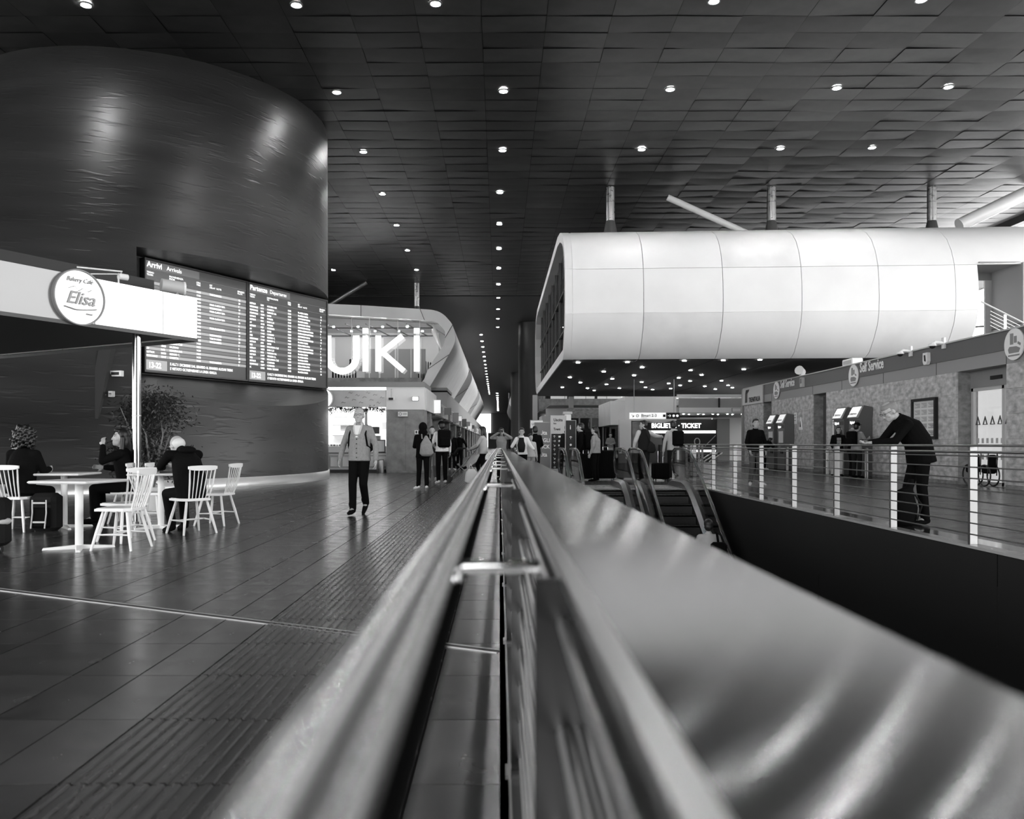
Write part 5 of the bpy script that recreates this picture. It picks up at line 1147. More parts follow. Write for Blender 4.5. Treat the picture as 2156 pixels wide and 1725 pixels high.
def person(label, loc, rz, h=1.75, pose=None, top=C_BLACK, bot=C_BLACK, shoe=C_BLACK, hair=HAIR_D, style='short', fat=1., vox=.013, head=(0, 0), coat=0., skin=SKIN, glasses=False, hood=False, cap=None, group=None, topname='jacket', sleeves=True, hand_n=None, fingers=True, extra=None):
    J = dict(STAND); J.update(pose or {}); s = h/1.75
    J = {k: V(v)*s for k, v in J.items()}
    t = thing('person', label, 'person', loc, R(rz), group)
    fr = vox < .010; r_ = lambda v: v*s
    up = (J['head']-J['neck']).normalized()
    Hm = Matrix.Rotation(R(head[0]), 3, 'Z') @ Matrix.Rotation(R(head[1]), 3, 'X'); HC = J['head']
    hs = s*1.12; HC = HC+up*.012*s
    def hp(x, y, z): return HC+Hm @ (V((x, y, z))*hs)
    def he(b, x, y, z, rx, ry, rz_, n=14, m=10): b.ell(hp(x, y, z), (rx*hs, ry*hs, rz_*hs), n, m, Hm)
    # --- body
    b = MB()
    he(b, 0, -.005, .02, .074, .094, .098); he(b, 0, .035, -.055, .052, .058, .06); he(b, 0, .072, -.082, .028, .025, .028)
    he(b, 0, .055, -.01, .056, .045, .07)
    b.caps(hp(0, .092, .012), hp(0, .108, -.028), .010*s, .014*s, 8); he(b, 0, .085, -.058, .026, .016, .010); he(b, 0, .083, -.070, .022, .016, .008)
    for q in (-1, 1): he(b, q*.075, -.005, -.012, .010, .020, .032, 8, 6); he(b, q*.035, .078, .028, .022, .018, .009, 8, 6); he(b, q*.042, .062, -.03, .02, .02, .02, 8, 6)
    b.caps(J['neck']-up*.05*s, hp(0, -.012, -.06), .056*s, .052*s, 12)
    tors = lambda g, k0=0: b.tube([J['pel']-(J['waist']-J['pel'])*.35, J['pel'], J['waist'], J['chest'], J['neck']-(J['neck']-J['chest'])*.22, J['neck']], [(.10*s*g, .08*s*g), (.155*s*g, .105*s*g), (.135*s*fat*g, .10*s*fat*g), (.165*s*g, .115*s*g), (.13*s*g, .08*s*g), (.05*s, .05*s)], 16, side=tuple((J['sh_r']-J['sh_l']).normalized()))
    tors(.92)
    for q in 'lr':
        S_, E, W = J['sh_'+q], J['el_'+q], J['wr_'+q]
        b.caps(J['chest'].lerp(J['neck'], .55), S_, .045*s, .044*s); b.caps(S_, E, .044*s, .036*s); b.caps(E, W, .036*s, .024*s)
        d = (W-E).normalized(); side = V((-1 if q == 'l' else 1, 0, 0)); nrm = V(hand_n[q]) if hand_n and q in hand_n else (-side)
        nrm = (nrm-d*nrm.dot(d)); nrm = nrm.normalized() if nrm.length > .1 else d.orthogonal().normalized(); cr = d.cross(nrm)
        cr = cr if cr.dot(V((0, 1, 0))) > 0 or abs(cr.y) < .05 and cr.z > 0 else -cr      # towards the thumb
        fs = s*(1 if fr else 1.15)
        b.caps(W, W+d*.05*s, .024*s, .026*s, 8)
        Mh = Matrix((cr, nrm, d)).transposed(); b.ell(W+d*.065*s, (.040*fs, .017*fs, .045*fs), 10, 8, Mh)
        if fingers:
            for i, L in enumerate((.070, .080, .076, .060)):
                base = W+d*.098*s+cr*(.028-.0185*i)*fs; k1 = base+(d*.9+nrm*.3).normalized()*L*.5*s; k2 = k1+(d*.55+nrm*.75).normalized()*L*.5*s
                rf_ = (.0085 if fr else .011)*s; b.caps(base, k1, rf_, rf_*.95, 6); b.caps(k1, k2, rf_*.95, rf_*.8, 6)
            tb = W+d*.03*s+cr*.030*s; t1 = tb+(d*.7+cr*.65+nrm*.15).normalized()*.035*s; b.caps(tb, t1, .012*s, .011*s, 6); b.caps(t1, t1+(d*.9+cr*.15+nrm*.35).normalized()*.032*s, .011*s, .009*s, 6)
        H_, K, A, T = J['hip_'+q], J['kn_'+q], J['an_'+q], J['to_'+q]
        b.caps(H_, K, .078*s, .052*s, 12); b.caps(K, K.lerp(A, .35), .05*s, .053*s, 12); b.caps(K.lerp(A, .35), A, .053*s, .034*s, 12); b.caps(A, T, .036*s, .026*s)
    fuse(b, 'body', skin, t, vox*1.0, 2)
    # --- trousers
    b = MB(); vc = max(vox, .011)
    b.tube([J['pel']-(J['waist']-J['pel'])*.5, J['pel'], J['pel'].lerp(J['waist'], .7)], [(.11*s, .09*s), (.175*s, .125*s*fat), (.150*s*fat, .118*s*fat)], 16, side=(J['sh_r']-J['sh_l']).normalized())
    for q in 'lr':
        H_, K, A = J['hip_'+q], J['kn_'+q], J['an_'+q]
        b.caps(H_, K, .094*s, .070*s, 12); b.caps(K, K.lerp(A, .97), .070*s, .058*s, 12)
        f = K.lerp(A, .8); b.caps(f+V((.008, .01, 0)), f.lerp(A, .6), .062*s, .058*s, 10)
    fuse(b, 'trousers', bot, t, vc)
    # --- top
    b = MB(); sd_ = tuple((J['sh_r']-J['sh_l']).normalized()); g = 1.10
    low = J['pel']+(J['pel']-J['waist'])*(.25+coat)
    b.tube([low, J['pel'], J['waist'], J['chest'], J['chest'].lerp(J['neck'], .65), J['neck']+up*.015*s], [(.175*s*g*(1+coat*.1), .135*s*fat*g), (.168*s*g, .13*s*fat*g), (.148*s*fat*g, .125*s*fat*g), (.17*s*g, .13*s*fat*g), (.145*s*g, .10*s*g), (.075*s, .075*s)], 18, side=sd_)
    for q in 'lr':
        S_, E, W = J['sh_'+q], J['el_'+q], J['wr_'+q]
        b.caps(J['chest'].lerp(J['neck'], .68), S_-V((0, 0, .006)), .064*s, .066*s, 12); b.caps(S_-V((0, 0, .008)), E, .066*s, .052*s, 12)
        if sleeves: b.caps(E, E.lerp(W, .94), .054*s, .040*s, 12); b.caps(E.lerp(W, .86), E.lerp(W, .93), .043*s, .041*s, 10)
    fuse(b, topname, top, t, vc)
    # collar
    b = MB(); rr_ = [(.075 if coat or hood else .066)*s, (.068)*s]
    b.tube([J['neck']-up*.02*s, J['neck']+up*.035*s], [(rr_[0], rr_[0]), (rr_[1], rr_[1])], 14); b.build('collar', top, t, smooth='auto')
    # --- shoes
    for q in 'lr':
        A, T = J['an_'+q], J['to_'+q]; b = MB(); hl = A+(A-T).normalized()*.03*s
        dn = V((0, 0, -.035*s)) if A.z < .2*s else V((0, 0, -.01)); b.caps(hl+dn, A.lerp(T, .5)+dn*.6, .042*s, .044*s); b.caps(A.lerp(T, .4)+dn*.5, T+(T-A).normalized()*.03*s, .045*s, .032*s); b.caps(A, A+V((0, 0, .02)), .044*s, .042*s)
        o = fuse(b, 'shoe', shoe, t, .012)
    # --- hair, hood, cap
    if not hood and style:
        b = MB()
        if style == 'bald': he(b, 0, -.030, .005, .079, .083, .070)
        elif style == 'thin': he(b, 0, -.028, .022, .081, .089, .086); he(b, 0, .0, .06, .070, .085, .050)
        elif style == 'curly':
            for k in range(90):
                a = k*2.4; u = k/90; zz = -.12+.26*u; rr2 = (.125+.018*math.sin(k*5))*math.sqrt(max(.02, 1-(u*1.25-.35)**2)); b.ell(hp(math.cos(a)*rr2, -.035+math.sin(a)*rr2*.85-(.03 if math.sin(a) > .3 and zz < .06 else 0), zz), (.028*s, .028*s, .028*s), 7, 5)
            he(b, 0, -.045, .02, .115, .095, .125)
        else:
            he(b, 0, -.018, .038, .082, .094, .092); he(b, 0, -.045, -.01, .078, .066, .085); he(b, 0, .05, .092, .055, .045, .024)
            if style == 'long':
                he(b, 0, -.06, -.06, .08, .055, .11); b.caps(hp(0, -.06, -.08), hp(0, -.085, -.28), .075*s, .06*s)
                for q in (-1, 1): b.caps(hp(q*.07, -.01, 0), hp(q*.085, -.01, -.20), .032*s, .035*s)
            if style == 'bun': b.ell(hp(0, -.11, .06), (.045*s,)*3, 8, 6)
            if style == 'tail': b.caps(hp(0, -.10, .03), hp(0, -.14, -.2), .035*s, .03*s)
        fuse(b, 'hair', hair, t, max(.008, vox*.8), 2)
    if hood:
        b = MB(); he(b, 0, -.03, .025, .105, .115, .125); he(b, 0, -.055, -.08, .10, .08, .09); b.caps(hp(-.06, -.03, -.1), hp(.06, -.03, -.1), .06*s, .06*s); fuse(b, 'hood', top, t, .011)
        o = MB(); o.ell(hp(0, .052, -.008), (.068*s, .05*s, .088*s), 12, 8, Hm); o.build('face', skin, t, smooth=True)
    if cap:
        b = MB(); he(b, 0, -.01, .055, .086, .10, .075); b.build('cap_crown', cap, t, smooth=True)
        b = MB(); b.prism([(.07*math.sin(a), .07+.10*math.cos(a)*.9) for a in [R(-90+15*k) for k in range(13)]], lambda x, y: hp(x, y, .052), lambda x, y: hp(x, y, .060)); b.build('cap_brim', cap, t)
    # --- face parts
    if vox < .0125 and not hood:
        for q in (-1, 1):
            b = MB(); he(b, q*.031, .083, .013, .011, .007, .006, 8, 6); b.build('eye', HAIR_D, t, smooth=True)
            b = MB(); he(b, q*.033, .088, .036, .018, .006, .004, 8, 6); b.build('eyebrow', hair, t, smooth=True)
        b = MB(); he(b, 0, .098, -.064, .022, .006, .003, 8, 6); b.build('mouth', SKIN_D, t, smooth=True)
    if glasses:
        gl_ = MB()
        for q in (-1, 1):
            pts = [hp(q*.034+.024*math.cos(a), .104, .010+.017*math.sin(a)) for a in [2*PI*k/12 for k in range(12)]]; gl_.tube(pts+[pts[0]], .0022*s, 5, caps=False); gl_.tube([hp(q*.058, .10, .012), hp(q*.078, .0, .012)], .002*s, 5)
        gl_.tube([hp(-.01, .107, .014), hp(.01, .107, .014)], .002*s, 5); gl_.build('glasses', BLACK, t)
    t['_s'] = s; return t, J, s
def W_(t, p): return Matrix.Translation(t.location) @ Matrix.Rotation(t.rotation_euler.z, 4, 'Z') @ V(p)
def pack(t, s, label, m=C_BLACK, w=.30, hgt=.44, d=.15, z=1.02, y=-.13, name='backpack', soft=False, x=0., straps=True):
    o = thing(name, label, name.replace('_', ' '), tuple(W_(t, (x*s, y*s, z*s))), t.rotation_euler.z)
    b = MB()
    if soft: b.tube([(0, -d/2, 0), (0, -d*.6, .06), (0, -d*.55, hgt*.6), (0, -d*.35, hgt*.85), (0, -d*.2, hgt)], [(w*.35, d*.4), (w*.5, d*.55), (w*.42, d*.45), (w*.2, d*.25), (w*.08, d*.12)], 14, side=(1, 0, 0)); b.build('bag', m, o, smooth=True)
    else: b.rbox(-w/2, w/2, -d-.02, -.0, 0, hgt, .045); b.build('bag', m, o, smooth='auto'); b = MB(); b.rbox(-w/2+.04, w/2-.04, -d-.07, -d, .04, hgt*.55, .02); b.build('pocket', m, o, smooth='auto')
    if straps:
        for q in (-1, 1):
            zs = (1.44-z)*s; b = MB(); b.tube([(q*.10, -.02, hgt*.85), (q*.105, .06, zs+.035), (q*.115, .16*s, zs+.02), (q*.135, .262*s, zs-.12), (q*.16, .24*s, zs-.3), (q*.19, .10*s, .06)], [(.016, .007)]*6, 8, side=(1, 0, 0)); b.build('strap', m, o, smooth='auto')
    return o
def suitcase(label, x, y, rz=0, w=.42, d=.26, hgt=.62, m=C_DARK, handle=True, z=0, pull=.45, name='suitcase'):
    o = thing(name, label, 'suitcase', (x, y, z), R(rz)); b = MB(); b.rbox(-w/2, w/2, -d/2, d/2, .06, hgt, .035); b.build('shell', m, o, smooth='auto')
    for k in range(4): MB().box(-w/2+.04+k*(w-.1)/3, -w/2+.055+k*(w-.1)/3, -d/2-.006, -d/2, .1, hgt-.05).build('rib', m, o)
    for sx in (-1, 1):
        for sy in (-1, 1): b = MB(); b.tube([(sx*w*.38-.012, sy*d*.35, .035), (sx*w*.38+.012, sy*d*.35, .035)], .035, 12); b.build('wheel', RUBBER, o)
    if handle: b = MB(); b.tube([(-.08, 0, hgt-.03), (-.08, 0, hgt+pull), (.08, 0, hgt+pull), (.08, 0, hgt-.03)], .011, 8); b.build('pull_handle', CHROME, o)
    return o
SH_W = C_WHITE
# walking man
t, J, s = person('grey-haired man in a pale buttoned cardigan and glasses walking toward the camera', (-2.29, 13.5, 0), 172, 1.73,
    dict(el_l=(-.27, -.03, 1.14), wr_l=(-.285, .03, .90), el_r=(.28, -.02, 1.15), wr_r=(.305, .08, .92), kn_r=(.085, .10, .50), an_r=(.06, .16, .10), to_r=(.07, .31, .05), hip_l=(-.09, 0, .92), kn_l=(-.07, .02, .50), an_l=(-.05, -.20, .17), to_l=(-.05, -.07, .04)),
    top=C_CARD, bot=C_BLACK, hair=HAIR_W, style='bald', vox=.0085, glasses=True, fat=1.1, coat=.1, topname='cardigan', head=(8, 0))
b = MB()
for k in range(5): b.ell((.0, (.152+.012*math.sin(k*.8))*s*1.02, (1.24-.075*k)*s), (.010, .006, .010), 8, 6)
b.build('button', BLACK, t, smooth=True)
b = MB(); b.prism([(-.055, 1.47), (.055, 1.47), (.012, 1.27), (-.012, 1.27)], lambda x, z: (x*s, (.085+(1.47-z)*.28)*s, z*s), lambda x, z: (x*s, (.105+(1.47-z)*.28)*s, z*s)); b.build('shirt_front', C_WHITE, t)
for q in (-1, 1):
    b = MB(); b.tube([(q*.062*s, .06*s, 1.50*s), (q*.058*s, .112*s, 1.42*s), (q*.014*s, .150*s, 1.27*s)], [(.018, .008)]*3, 8, side=(1, 0, 0)); b.build('collar_edge', C_LIGHT, t)
pack(t, s, 'black backpack on the back of the walking man in the cardigan', C_BLACK, w=.30, y=-.15)
# hooded woman and her friends
t, J, s = person('woman in a black hooded coat with white trainers, drawstring bag on her back', (-1.95, 21.0, 0), 10, 1.66, dict(el_l=(-.22, .12, 1.14), wr_l=(-.08, .25, 1.12), el_r=(.22, .10, 1.14), wr_r=(.08, .25, 1.10), an_l=(-.12, .05, .09), to_l=(-.2, .19, .03)), top=C_BLACK, shoe=C_WHITE, hood=True, coat=.35, fat=1.1, vox=.014)
pack(t, s, 'pale grey drawstring bag on the hooded woman', C_GREY, w=.34, hgt=.50, d=.16, z=.90, y=-.15, name='drawstring_bag', soft=True, x=.07)
t, J, s = person('person in a black cap and white top with white trainers', (-1.68, 24.0, 0), 20, 1.80, dict(el_l=(-.23, .10, 1.15), wr_l=(-.14, .3, 1.06)), top=C_WHITE, bot=C_BLACK, shoe=C_WHITE, cap=C_BLACK, vox=.014)
pack(t, s, 'large black backpack on the person in the black cap', C_BLACK, w=.36, hgt=.52, d=.18, y=-.13)
person('person in light trousers half hidden behind the hooded woman', (-2.12, 26.0, 0), 180, 1.70, dict(kn_l=(-.1, .15, .5), an_l=(-.1, -.1, .09)), top=C_DARK, bot=C_DENIM, shoe=C_GREY, vox=.015)
person('dark-clad person left of the far pair by the arcade', (-2.08, 36.0, 0), -10, 1.70, {}, top=C_BLACK, shoe=C_WHITE, vox=.016, style='long')
person('dark-clad person right of the far pair, arm bent forward', (-1.78, 36.5, 0), -30, 1.68, dict(el_r=(.26, .12, 1.2), wr_r=(.2, .32, 1.05)), top=C_BLACK, shoe=C_DARK, vox=.016, style='short')
t, J, s = person('woman in a pale jacket and black trousers pushing a pushchair beside the handrail', (-.50, 25.0, 0), 75, 1.66, dict(el_r=(.2, .15, 1.18), wr_r=(.14, .38, 1.05), el_l=(-.2, .15, 1.18), wr_l=(-.14, .38, 1.05), kn_r=(.09, .22, .55), an_r=(.09, .1, .14), to_r=(.1, .24, .06), kn_l=(-.09, -.02, .5), an_l=(-.09, -.22, .12)), top=C_LIGHT, bot=C_BLACK, shoe=C_BLACK, style='long', vox=.013)
t = thing('pushchair', 'dark pushchair in front of the woman in the pale jacket', 'pushchair', (-1.12, 24.9, 0), R(90))
b = MB(); b.tube([(0, -.12, .45), (0, .0, .40), (0, .22, .55), (0, .30, .85)], [(.18, .04), (.2, .05), (.2, .05), (.18, .03)], 10, side=(1, 0, 0)); b.build('seat', C_BLACK, t, smooth=True)
b = MB(); b.tube([(0, .25, .80), (0, .12, 1.0), (0, -.1, 1.02)], [(.2, .06), (.22, .05), (.2, .02)], 10, side=(1, 0, 0)); b.build('canopy', C_DARK, t, smooth=True)
for sx in (-.22, .22):
    MB().tube([(sx, .4, .10), (sx, -.1, .6), (sx, -.42, 1.0)], .014, 8).build('frame_tube', STEEL, t); MB().tube([(sx, -.35, .10), (sx, .15, .55)], .014, 8).build('frame_tube', STEEL, t)
    for y_ in (-.35, .4): MB().tube([(sx-.02, y_, .10), (sx+.02, y_, .10)], .10, 16).build('wheel', RUBBER, t)
MB().tube([(-.22, -.42, 1.0), (.22, -.42, 1.0)], .018, 8).build('push_bar', RUBBER, t)
o = thing('shopping_bag', 'white carrier bag hanging low beside the woman in the pale jacket', 'bag', (-.82, 24.0, 0)); b = MB(); b.tube([(0, 0, .02), (0, 0, .06), (0, 0, .30), (0, 0, .42)], [(.12, .06), (.20, .10), (.17, .08), (.10, .03)], 12, side=(1, 0, 0)); b.build('bag', C_WHITE, o, smooth=True); MB().tube([(-.06, 0, .4), (-.03, 0, .58), (.06, 0, .4)], .008, 6).build('handle', C_WHITE, o)
t, J, s = person('person with both arms raised to photograph, at the end of the handrail', (.06, 27.0, 0), 175, 1.66, dict(sh_l=(-.19, .02, 1.43), sh_r=(.19, .02, 1.43), el_l=(-.34, .14, 1.42), wr_l=(-.10, .28, 1.58), el_r=(.34, .14, 1.42), wr_r=(.10, .28, 1.58)), top=C_GREY, bot=C_BLACK, vox=.013, style='long')
MB().box(-.06, .06, .30, .325, 1.50, 1.60).build('phone', BLACK, None) if False else None
o = thing('telephone', 'dark phone held up by the person photographing', 'phone', tuple(W_(t, (0, .33, 1.52)))); MB().rbox(-.08, .08, -.01, .01, 0, .08, .004).build('case', BLACK, o)
t, J, s = person('man in an open white jacket and dark shirt, hand at his mouth', (.66, 24.6, 0), 170, 1.62, dict(el_r=(.30, .12, 1.16), wr_r=(.10, .20, 1.42), el_l=(-.30, .06, 1.18), wr_l=(-.42, .22, 1.06)), top=C_WHITE, bot=C_BLACK, vox=.012, glasses=True, head=(10, -4))
b = MB(); b.tube([(0, .085*s, .98*s), (0, .115*s, 1.2*s), (0, .085*s, 1.44*s)], [(.10, .06), (.12, .07), (.07, .05)], 12, side=(1, 0, 0)); b.build('shirt', C_DARK, t, smooth=True)
person('person in a black puffer coat seen from behind beside the ticket totem', (1.16, 27.0, 0), 15, 1.72, dict(wr_r=(.15, .25, 1.0), el_r=(.26, .06, 1.14)), top=C_BLACK, bot=C_DARK, coat=.4, fat=1.15, vox=.013)
person('short figure in light clothes half hidden beyond the broad steel top plate', (.95, 25.6, 0), 200, 1.45, {}, top=C_LIGHT, bot=C_GREY, vox=.015, style='short')
# travellers behind the escalators
t, J, s = person('dark-haired traveller in a long black coat facing left behind the middle escalator', (2.62, 26.5, 0), 80, 1.80, dict(wr_r=(.22, .2, .95)), top=C_BLACK, bot=C_BLACK, coat=.5, vox=.013, style='short')
pack(t, s, 'black rucksack of the traveller in the long black coat', C_BLACK, w=.34, hgt=.6, d=.24, z=.95)
person('tall figure in a bulky black parka half behind the black totem', (2.25, 27.2, 0), 0, 1.78, {}, top=C_DARK, bot=C_BLACK, coat=.6, fat=1.25, vox=.015, hood=True)
t, J, s = person('woman with a ponytail in a grey denim jacket over a black skirt', (2.96, 25.5, 0), 60, 1.68, dict(wr_l=(-.2, .1, .88)), top=C_GREY, bot=C_BLACK, vox=.013, style='tail', fat=1.08)
suitcase('large black suitcase beside the woman in the denim jacket', 3.35, 26.2, 5, .62, .32, .95, C_BLACK, pull=.1)
suitcase('black suitcase left of the woman in the denim jacket', 2.7, 25.9, 0, .5, .3, .85, C_BLACK, pull=.1)
person('workman in grey jacket and light shorts with hands clasped, far behind the escalators', (6.7, 50.0, 0), 180, 1.80, dict(el_l=(-.26, .05, 1.15), wr_l=(-.05, .2, 1.08), el_r=(.26, .05, 1.15), wr_r=(.05, .2, 1.08)), top=MIDGREY, bot=C_LIGHT, vox=.017, style='short', shoe=C_WHITE)
person('shorter bystander left of the far workman', (5.75, 49.0, 0), 170, 1.5, {}, top=C_DARK, bot=C_DARK, vox=.018, style='curly')
t, J, s = person('man with sunglasses and light sleeves, arm stretched right, shoulder bag on his hip', (4.42, 25.3, 0), 20, 1.86, dict(el_r=(.42, .12, 1.32), wr_r=(.66, .2, 1.30), el_l=(-.27, .02, 1.16), wr_l=(-.24, .16, .95), kn_l=(-.12, .02, .5)), top=C_DARK, bot=C_DARK, vox=.012, style='short', head=(60, 0), glasses=True, fat=1.1, shoe=C_GREY)
for q in 'lr': b = MB(); b.caps(J['sh_'+q], J['el_'+q], .074*s, .06*s, 12); b.caps(J['el_'+q], J['wr_'+q].lerp(J['el_'+q], .1), .06*s, .045*s, 12); fuse(b, 'sleeve', C_LIGHT, t, .012)
o = thing('shoulder_bag', 'dark slouchy shoulder bag on the man with the stretched arm', 'bag', tuple(W_(t, (.16, -.16, .82*s))), t.rotation_euler.z); b = MB(); b.tube([(0, 0, 0), (0, 0, .08), (0, 0, .25), (-.02, 0, .34)], [(.08, .05), (.16, .09), (.12, .07), (.03, .02)], 12, side=(1, 0, 0)); b.build('bag', C_DARK, o, smooth=True); MB().tube([(-.02, 0, .32), (-.2, -.02, .62), (-.30, .02, .78)], .014, 6).build('strap', C_DARK, o)
t, J, s = person('man in a pale hooded jacket with a black backpack seen from behind', (5.42, 25.8, 0), 10, 1.86, dict(el_r=(.30, .04, 1.16), wr_r=(.34, .25, 1.20), el_l=(-.26, 0, 1.16), wr_l=(-.30, .02, .86)), top=C_LIGHT, bot=C_DARK, shoe=C_GREY, vox=.012, style='short', fat=1.08)
b = MB(); b.ell((0, -.05*s, 1.47*s), (.12*s, .09*s, .055*s), 14, 8); fuse(b, 'hood_roll', C_LIGHT, t, .012)
pack(t, s, 'black backpack of the man in the pale hooded jacket', C_BLACK, w=.34, hgt=.48, d=.18, x=.06)
suitcase('black cabin case with a bright pull handle between the two men by the escalator', 5.02, 25.8, 12, .52, .28, .56, C_BLACK, pull=.36)
person('young man in a black jacket and grey jeans standing by the balustrade, facing us', (7.12, 23.0, 0), 185, 1.84, dict(el_l=(-.25, .02, 1.14), wr_l=(-.22, .14, .92), el_r=(.25, .02, 1.14), wr_r=(.22, .14, .92), an_l=(-.14, 0, .09), to_l=(-.2, .13, .03), an_r=(.14, 0, .09), to_r=(.2, .13, .03)), top=C_BLACK, bot=C_DENIM, shoe=C_WHITE, hair=HAIR_D, vox=.011, fat=1.1, head=(-12, 0), coat=.1)
person('person in black bending over the far ticket machine', (11.8, 37.0, 0), -70, 1.70, dict(pel=(0, -.12, .94), waist=(0, -.02, 1.07), chest=(0, .16, 1.18), neck=(0, .30, 1.28), head=(0, .40, 1.33), sh_l=(-.18, .26, 1.24), sh_r=(.18, .26, 1.24), el_l=(-.2, .38, 1.02), wr_l=(-.12, .52, 1.1), el_r=(.2, .38, 1.02), wr_r=(.12, .52, 1.1), hip_l=(-.09, -.12, .92), hip_r=(.09, -.12, .92)), shoe=C_WHITE, vox=.015, style='short')
person('person in black standing just behind the far ticket machine queue', (11.75, 37.8, 0), -60, 1.62, {}, shoe=C_DARK, vox=.016, style='short')
t, J, s = person('woman with long dark hair, glasses and pale trousers left of the near ticket machines', (12.05, 29.4, 0), 165, 1.76, dict(el_l=(-.23, .05, 1.14), wr_l=(-.08, .22, 1.10), el_r=(.24, .02, 1.14), wr_r=(.20, .2, .98), an_r=(.2, .08, .09), to_r=(.26, .22, .03)), top=C_BLACK, bot=C_LIGHT, vox=.012, style='long', glasses=True, coat=.15)
for k in range(4): MB().box(-.07, .07, .16, .168, 1.34-k*.055, 1.36-k*.055).build('stripe', C_WHITE, t)
t, J, s = person('man in a dark cap and grey jumper facing the near ticket machines', (12.05, 27.9, 0), -60, 1.86, dict(el_r=(.26, .10, 1.16), wr_r=(.2, .32, 1.25), el_l=(-.26, .1, 1.16), wr_l=(-.2, .32, 1.1)), top=MIDGREY, bot=C_DARK, shoe=C_BLACK, vox=.012, cap=C_BLACK)
pack(t, s, 'dark backpack on the man in the cap', C_BLACK, w=.34, hgt=.5, d=.2)
person('fair-haired person in dark clothes hidden between the two machine users', (12.3, 28.9, 0), -100, 1.66, {}, top=C_BLACK, bot=C_BLACK, hair=HAIR_G, style='short', vox=.013)
# man leaning on the balustrade
t, J, s = person('elderly man in a black coat leaning on the balustrade over his phone', (5.84, 11.75, 0), 90, 1.84,
    dict(pel=(0, -.13, .96), waist=(0, -.10, 1.12), chest=(0, .03, 1.30), neck=(0, .16, 1.44), head=(0, .27, 1.53), sh_l=(-.18, .12, 1.36), sh_r=(.18, .12, 1.36), el_l=(-.20, .30, 1.13), wr_l=(-.08, .54, 1.11), el_r=(.20, .30, 1.13), wr_r=(.06, .54, 1.11), hip_l=(-.09, -.13, .92), hip_r=(.09, -.13, .92), kn_l=(-.11, -.10, .50), an_l=(-.12, -.14, .09), to_l=(-.14, .02, .03), kn_r=(.11, -.02, .50), an_r=(.12, -.02, .09), to_r=(.14, .14, .03)),
    top=C_BLACK, bot=C_BLACK, hair=HAIR_G, style='thin', vox=.0085, glasses=True, head=(4, -34), fat=1.25, coat=.55, hand_n={'l': (0, .2, 1), 'r': (0, .2, 1)}, topname='coat')
o = thing('telephone', 'phone in the hands of the man leaning on the balustrade', 'phone', (5.19, 11.75, 1.21), R(10)); b = MB(); b.rbox(-.035, .035, -.07, .07, 0, .008, .003); b.build('case', BLACK, o)
MB().box(-.032, .032, -.062, .062, .008, .0088).build('screen', MIDGREY, o)
o = thing('guitar_bag', 'rounded black instrument bag standing at the leaning man\'s feet', 'bag', (5.62, 11.5, 0), R(15)); b = MB()
b.tube([(0, 0, .02), (0, 0, .10), (0, 0, .28), (.02, 0, .44), (.10, 0, .54), (.13, 0, .66)], [(.12, .08), (.20, .12), (.21, .13), (.15, .11), (.05, .05), (.03, .03)], 16, side=(1, 0, 0)); b.build('body', C_BLACK, o, smooth=True); b = MB(); b.tube([(.1, -.05, .5), (.2, -.12, .3), (.12, -.12, .1)], .012, 6); b.build('strap', C_DARK, o)
# man on the escalator
t, J, s = person('man in a white shirt riding the right escalator, seen from behind', (4.17, 16.5, -2.13), -5, 1.76, dict(el_l=(-.28, .0, 1.16), wr_l=(-.26, .12, .95), el_r=(.27, 0, 1.16), wr_r=(.2, .15, 1.0)), top=C_LIGHT, bot=C_DARK, vox=.011, style='short', fat=1.08, topname='shirt', sleeves=False)
o = pack(t, s, 'black bag slung on the right shoulder of the man on the escalator', C_BLACK, w=.30, hgt=.42, d=.2, z=.92, x=.16, straps=False); MB().tube([(0, -.05, .4), (-.02, .0, .58), (-.02, .1, .60)], [(.024, .01)]*3, 8, side=(1, 0, 0)).build('strap', C_BLACK, o)
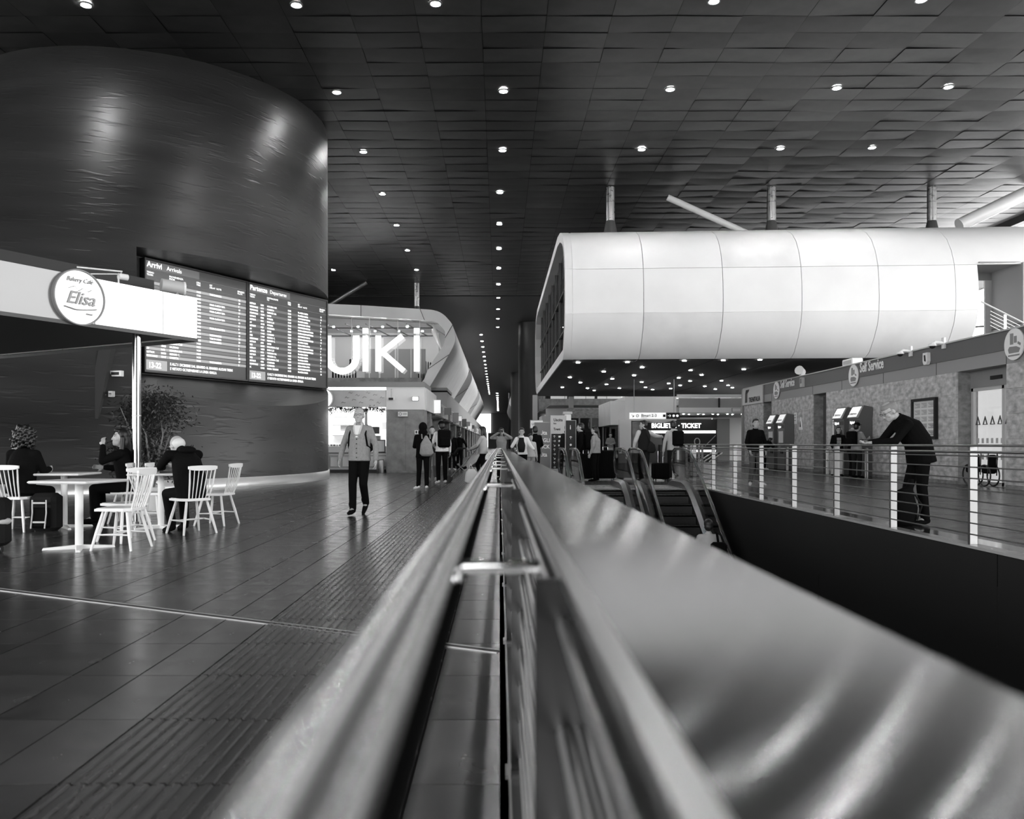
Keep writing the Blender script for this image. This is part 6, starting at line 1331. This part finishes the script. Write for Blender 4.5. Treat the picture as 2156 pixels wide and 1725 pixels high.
# cafe guests
SEAT = dict(pel=(0, 0, .52), waist=(0, .02, .68), chest=(0, .05, .89), neck=(0, .07, 1.07), head=(0, .11, 1.22), sh_l=(-.18, .06, 1.01), sh_r=(.18, .06, 1.01), el_l=(-.22, .16, .78), wr_l=(-.14, .38, .80), el_r=(.22, .16, .78), wr_r=(.14, .38, .80),
    hip_l=(-.09, .02, .52), hip_r=(.09, .02, .52), kn_l=(-.11, .43, .50), kn_r=(.11, .43, .50), an_l=(-.12, .42, .09), an_r=(.12, .40, .09), to_l=(-.13, .57, .03), to_r=(.13, .55, .03))
d = dict(SEAT); d.update(chest=(0, .12, .90), neck=(0, .24, 1.06), head=(0, .36, 1.13), sh_l=(-.20, .20, 1.02), sh_r=(.20, .20, 1.02), el_l=(-.22, .40, .86), wr_l=(-.08, .60, .84), el_r=(.22, .40, .86), wr_r=(.08, .60, .84), an_l=(-.12, .28, .09), to_l=(-.13, .43, .03))
t, J, s = person('white-haired man in a black coat bent over the middle cafe table', (-3.98, 10.66, 0), 48, 1.74, d, top=C_BLACK, bot=C_BLACK, hair=HAIR_W, style='bald', vox=.010, head=(5, -30), coat=.3, fat=1.3, topname='coat')
b = MB(); b.ell((0, .10, 1.07), (.12, .09, .055), 14, 8); fuse(b, 'hood_roll', C_BLACK, t, .012)
d = dict(SEAT); d.update(sh_l=(-.18, .06, 1.01), el_l=(-.25, .26, .90), wr_l=(-.13, .30, 1.12), head=(0, .09, 1.22))
person('woman with long dark hair holding her hand up to her face at the left table', (-5.42, 12.05, 0), 95, 1.76, d, top=C_BLACK, bot=C_BLACK, style='long', vox=.009, head=(25, 5), hand_n={'l': (1, -.2, 0)}, topname='coat')
d = dict(SEAT); d.update(el_l=(-.28, .16, .86), wr_l=(-.34, .30, 1.05))
person('person with a large mass of dark curly hair seen from behind at the far left', (-6.38, 11.0, 0), -8, 1.76, d, top=C_BLACK, bot=C_BLACK, style='curly', vox=.011, fat=1.15, topname='coat')

# ================================================================ FUSE AND CONVERT
bpy.context.view_layer.update(); dg = bpy.context.evaluated_depsgraph_get()
todo = [(o, bpy.data.meshes.new_from_object(o.evaluated_get(dg), depsgraph=dg)) for o in BAKE]
for o, me in todo:
    o.modifiers.clear(); me.name = o.name; me.polygons.foreach_set('use_smooth', [True]*len(me.polygons)); o.data = me
fonts = [o for o in S.objects if o.type == 'FONT']
conv = [(o, bpy.data.meshes.new_from_object(o.evaluated_get(dg), depsgraph=dg)) for o in fonts]
for o, me in conv:
    n = bpy.data.objects.new('tmp', me); nm = o.name; par = o.parent; mb = o.matrix_basis.copy(); bpy.data.objects.remove(o)
    n.name = nm; COL.objects.link(n); n.parent = par; n.matrix_basis = mb
for o in S.objects:
    if '_s' in o: del o['_s']
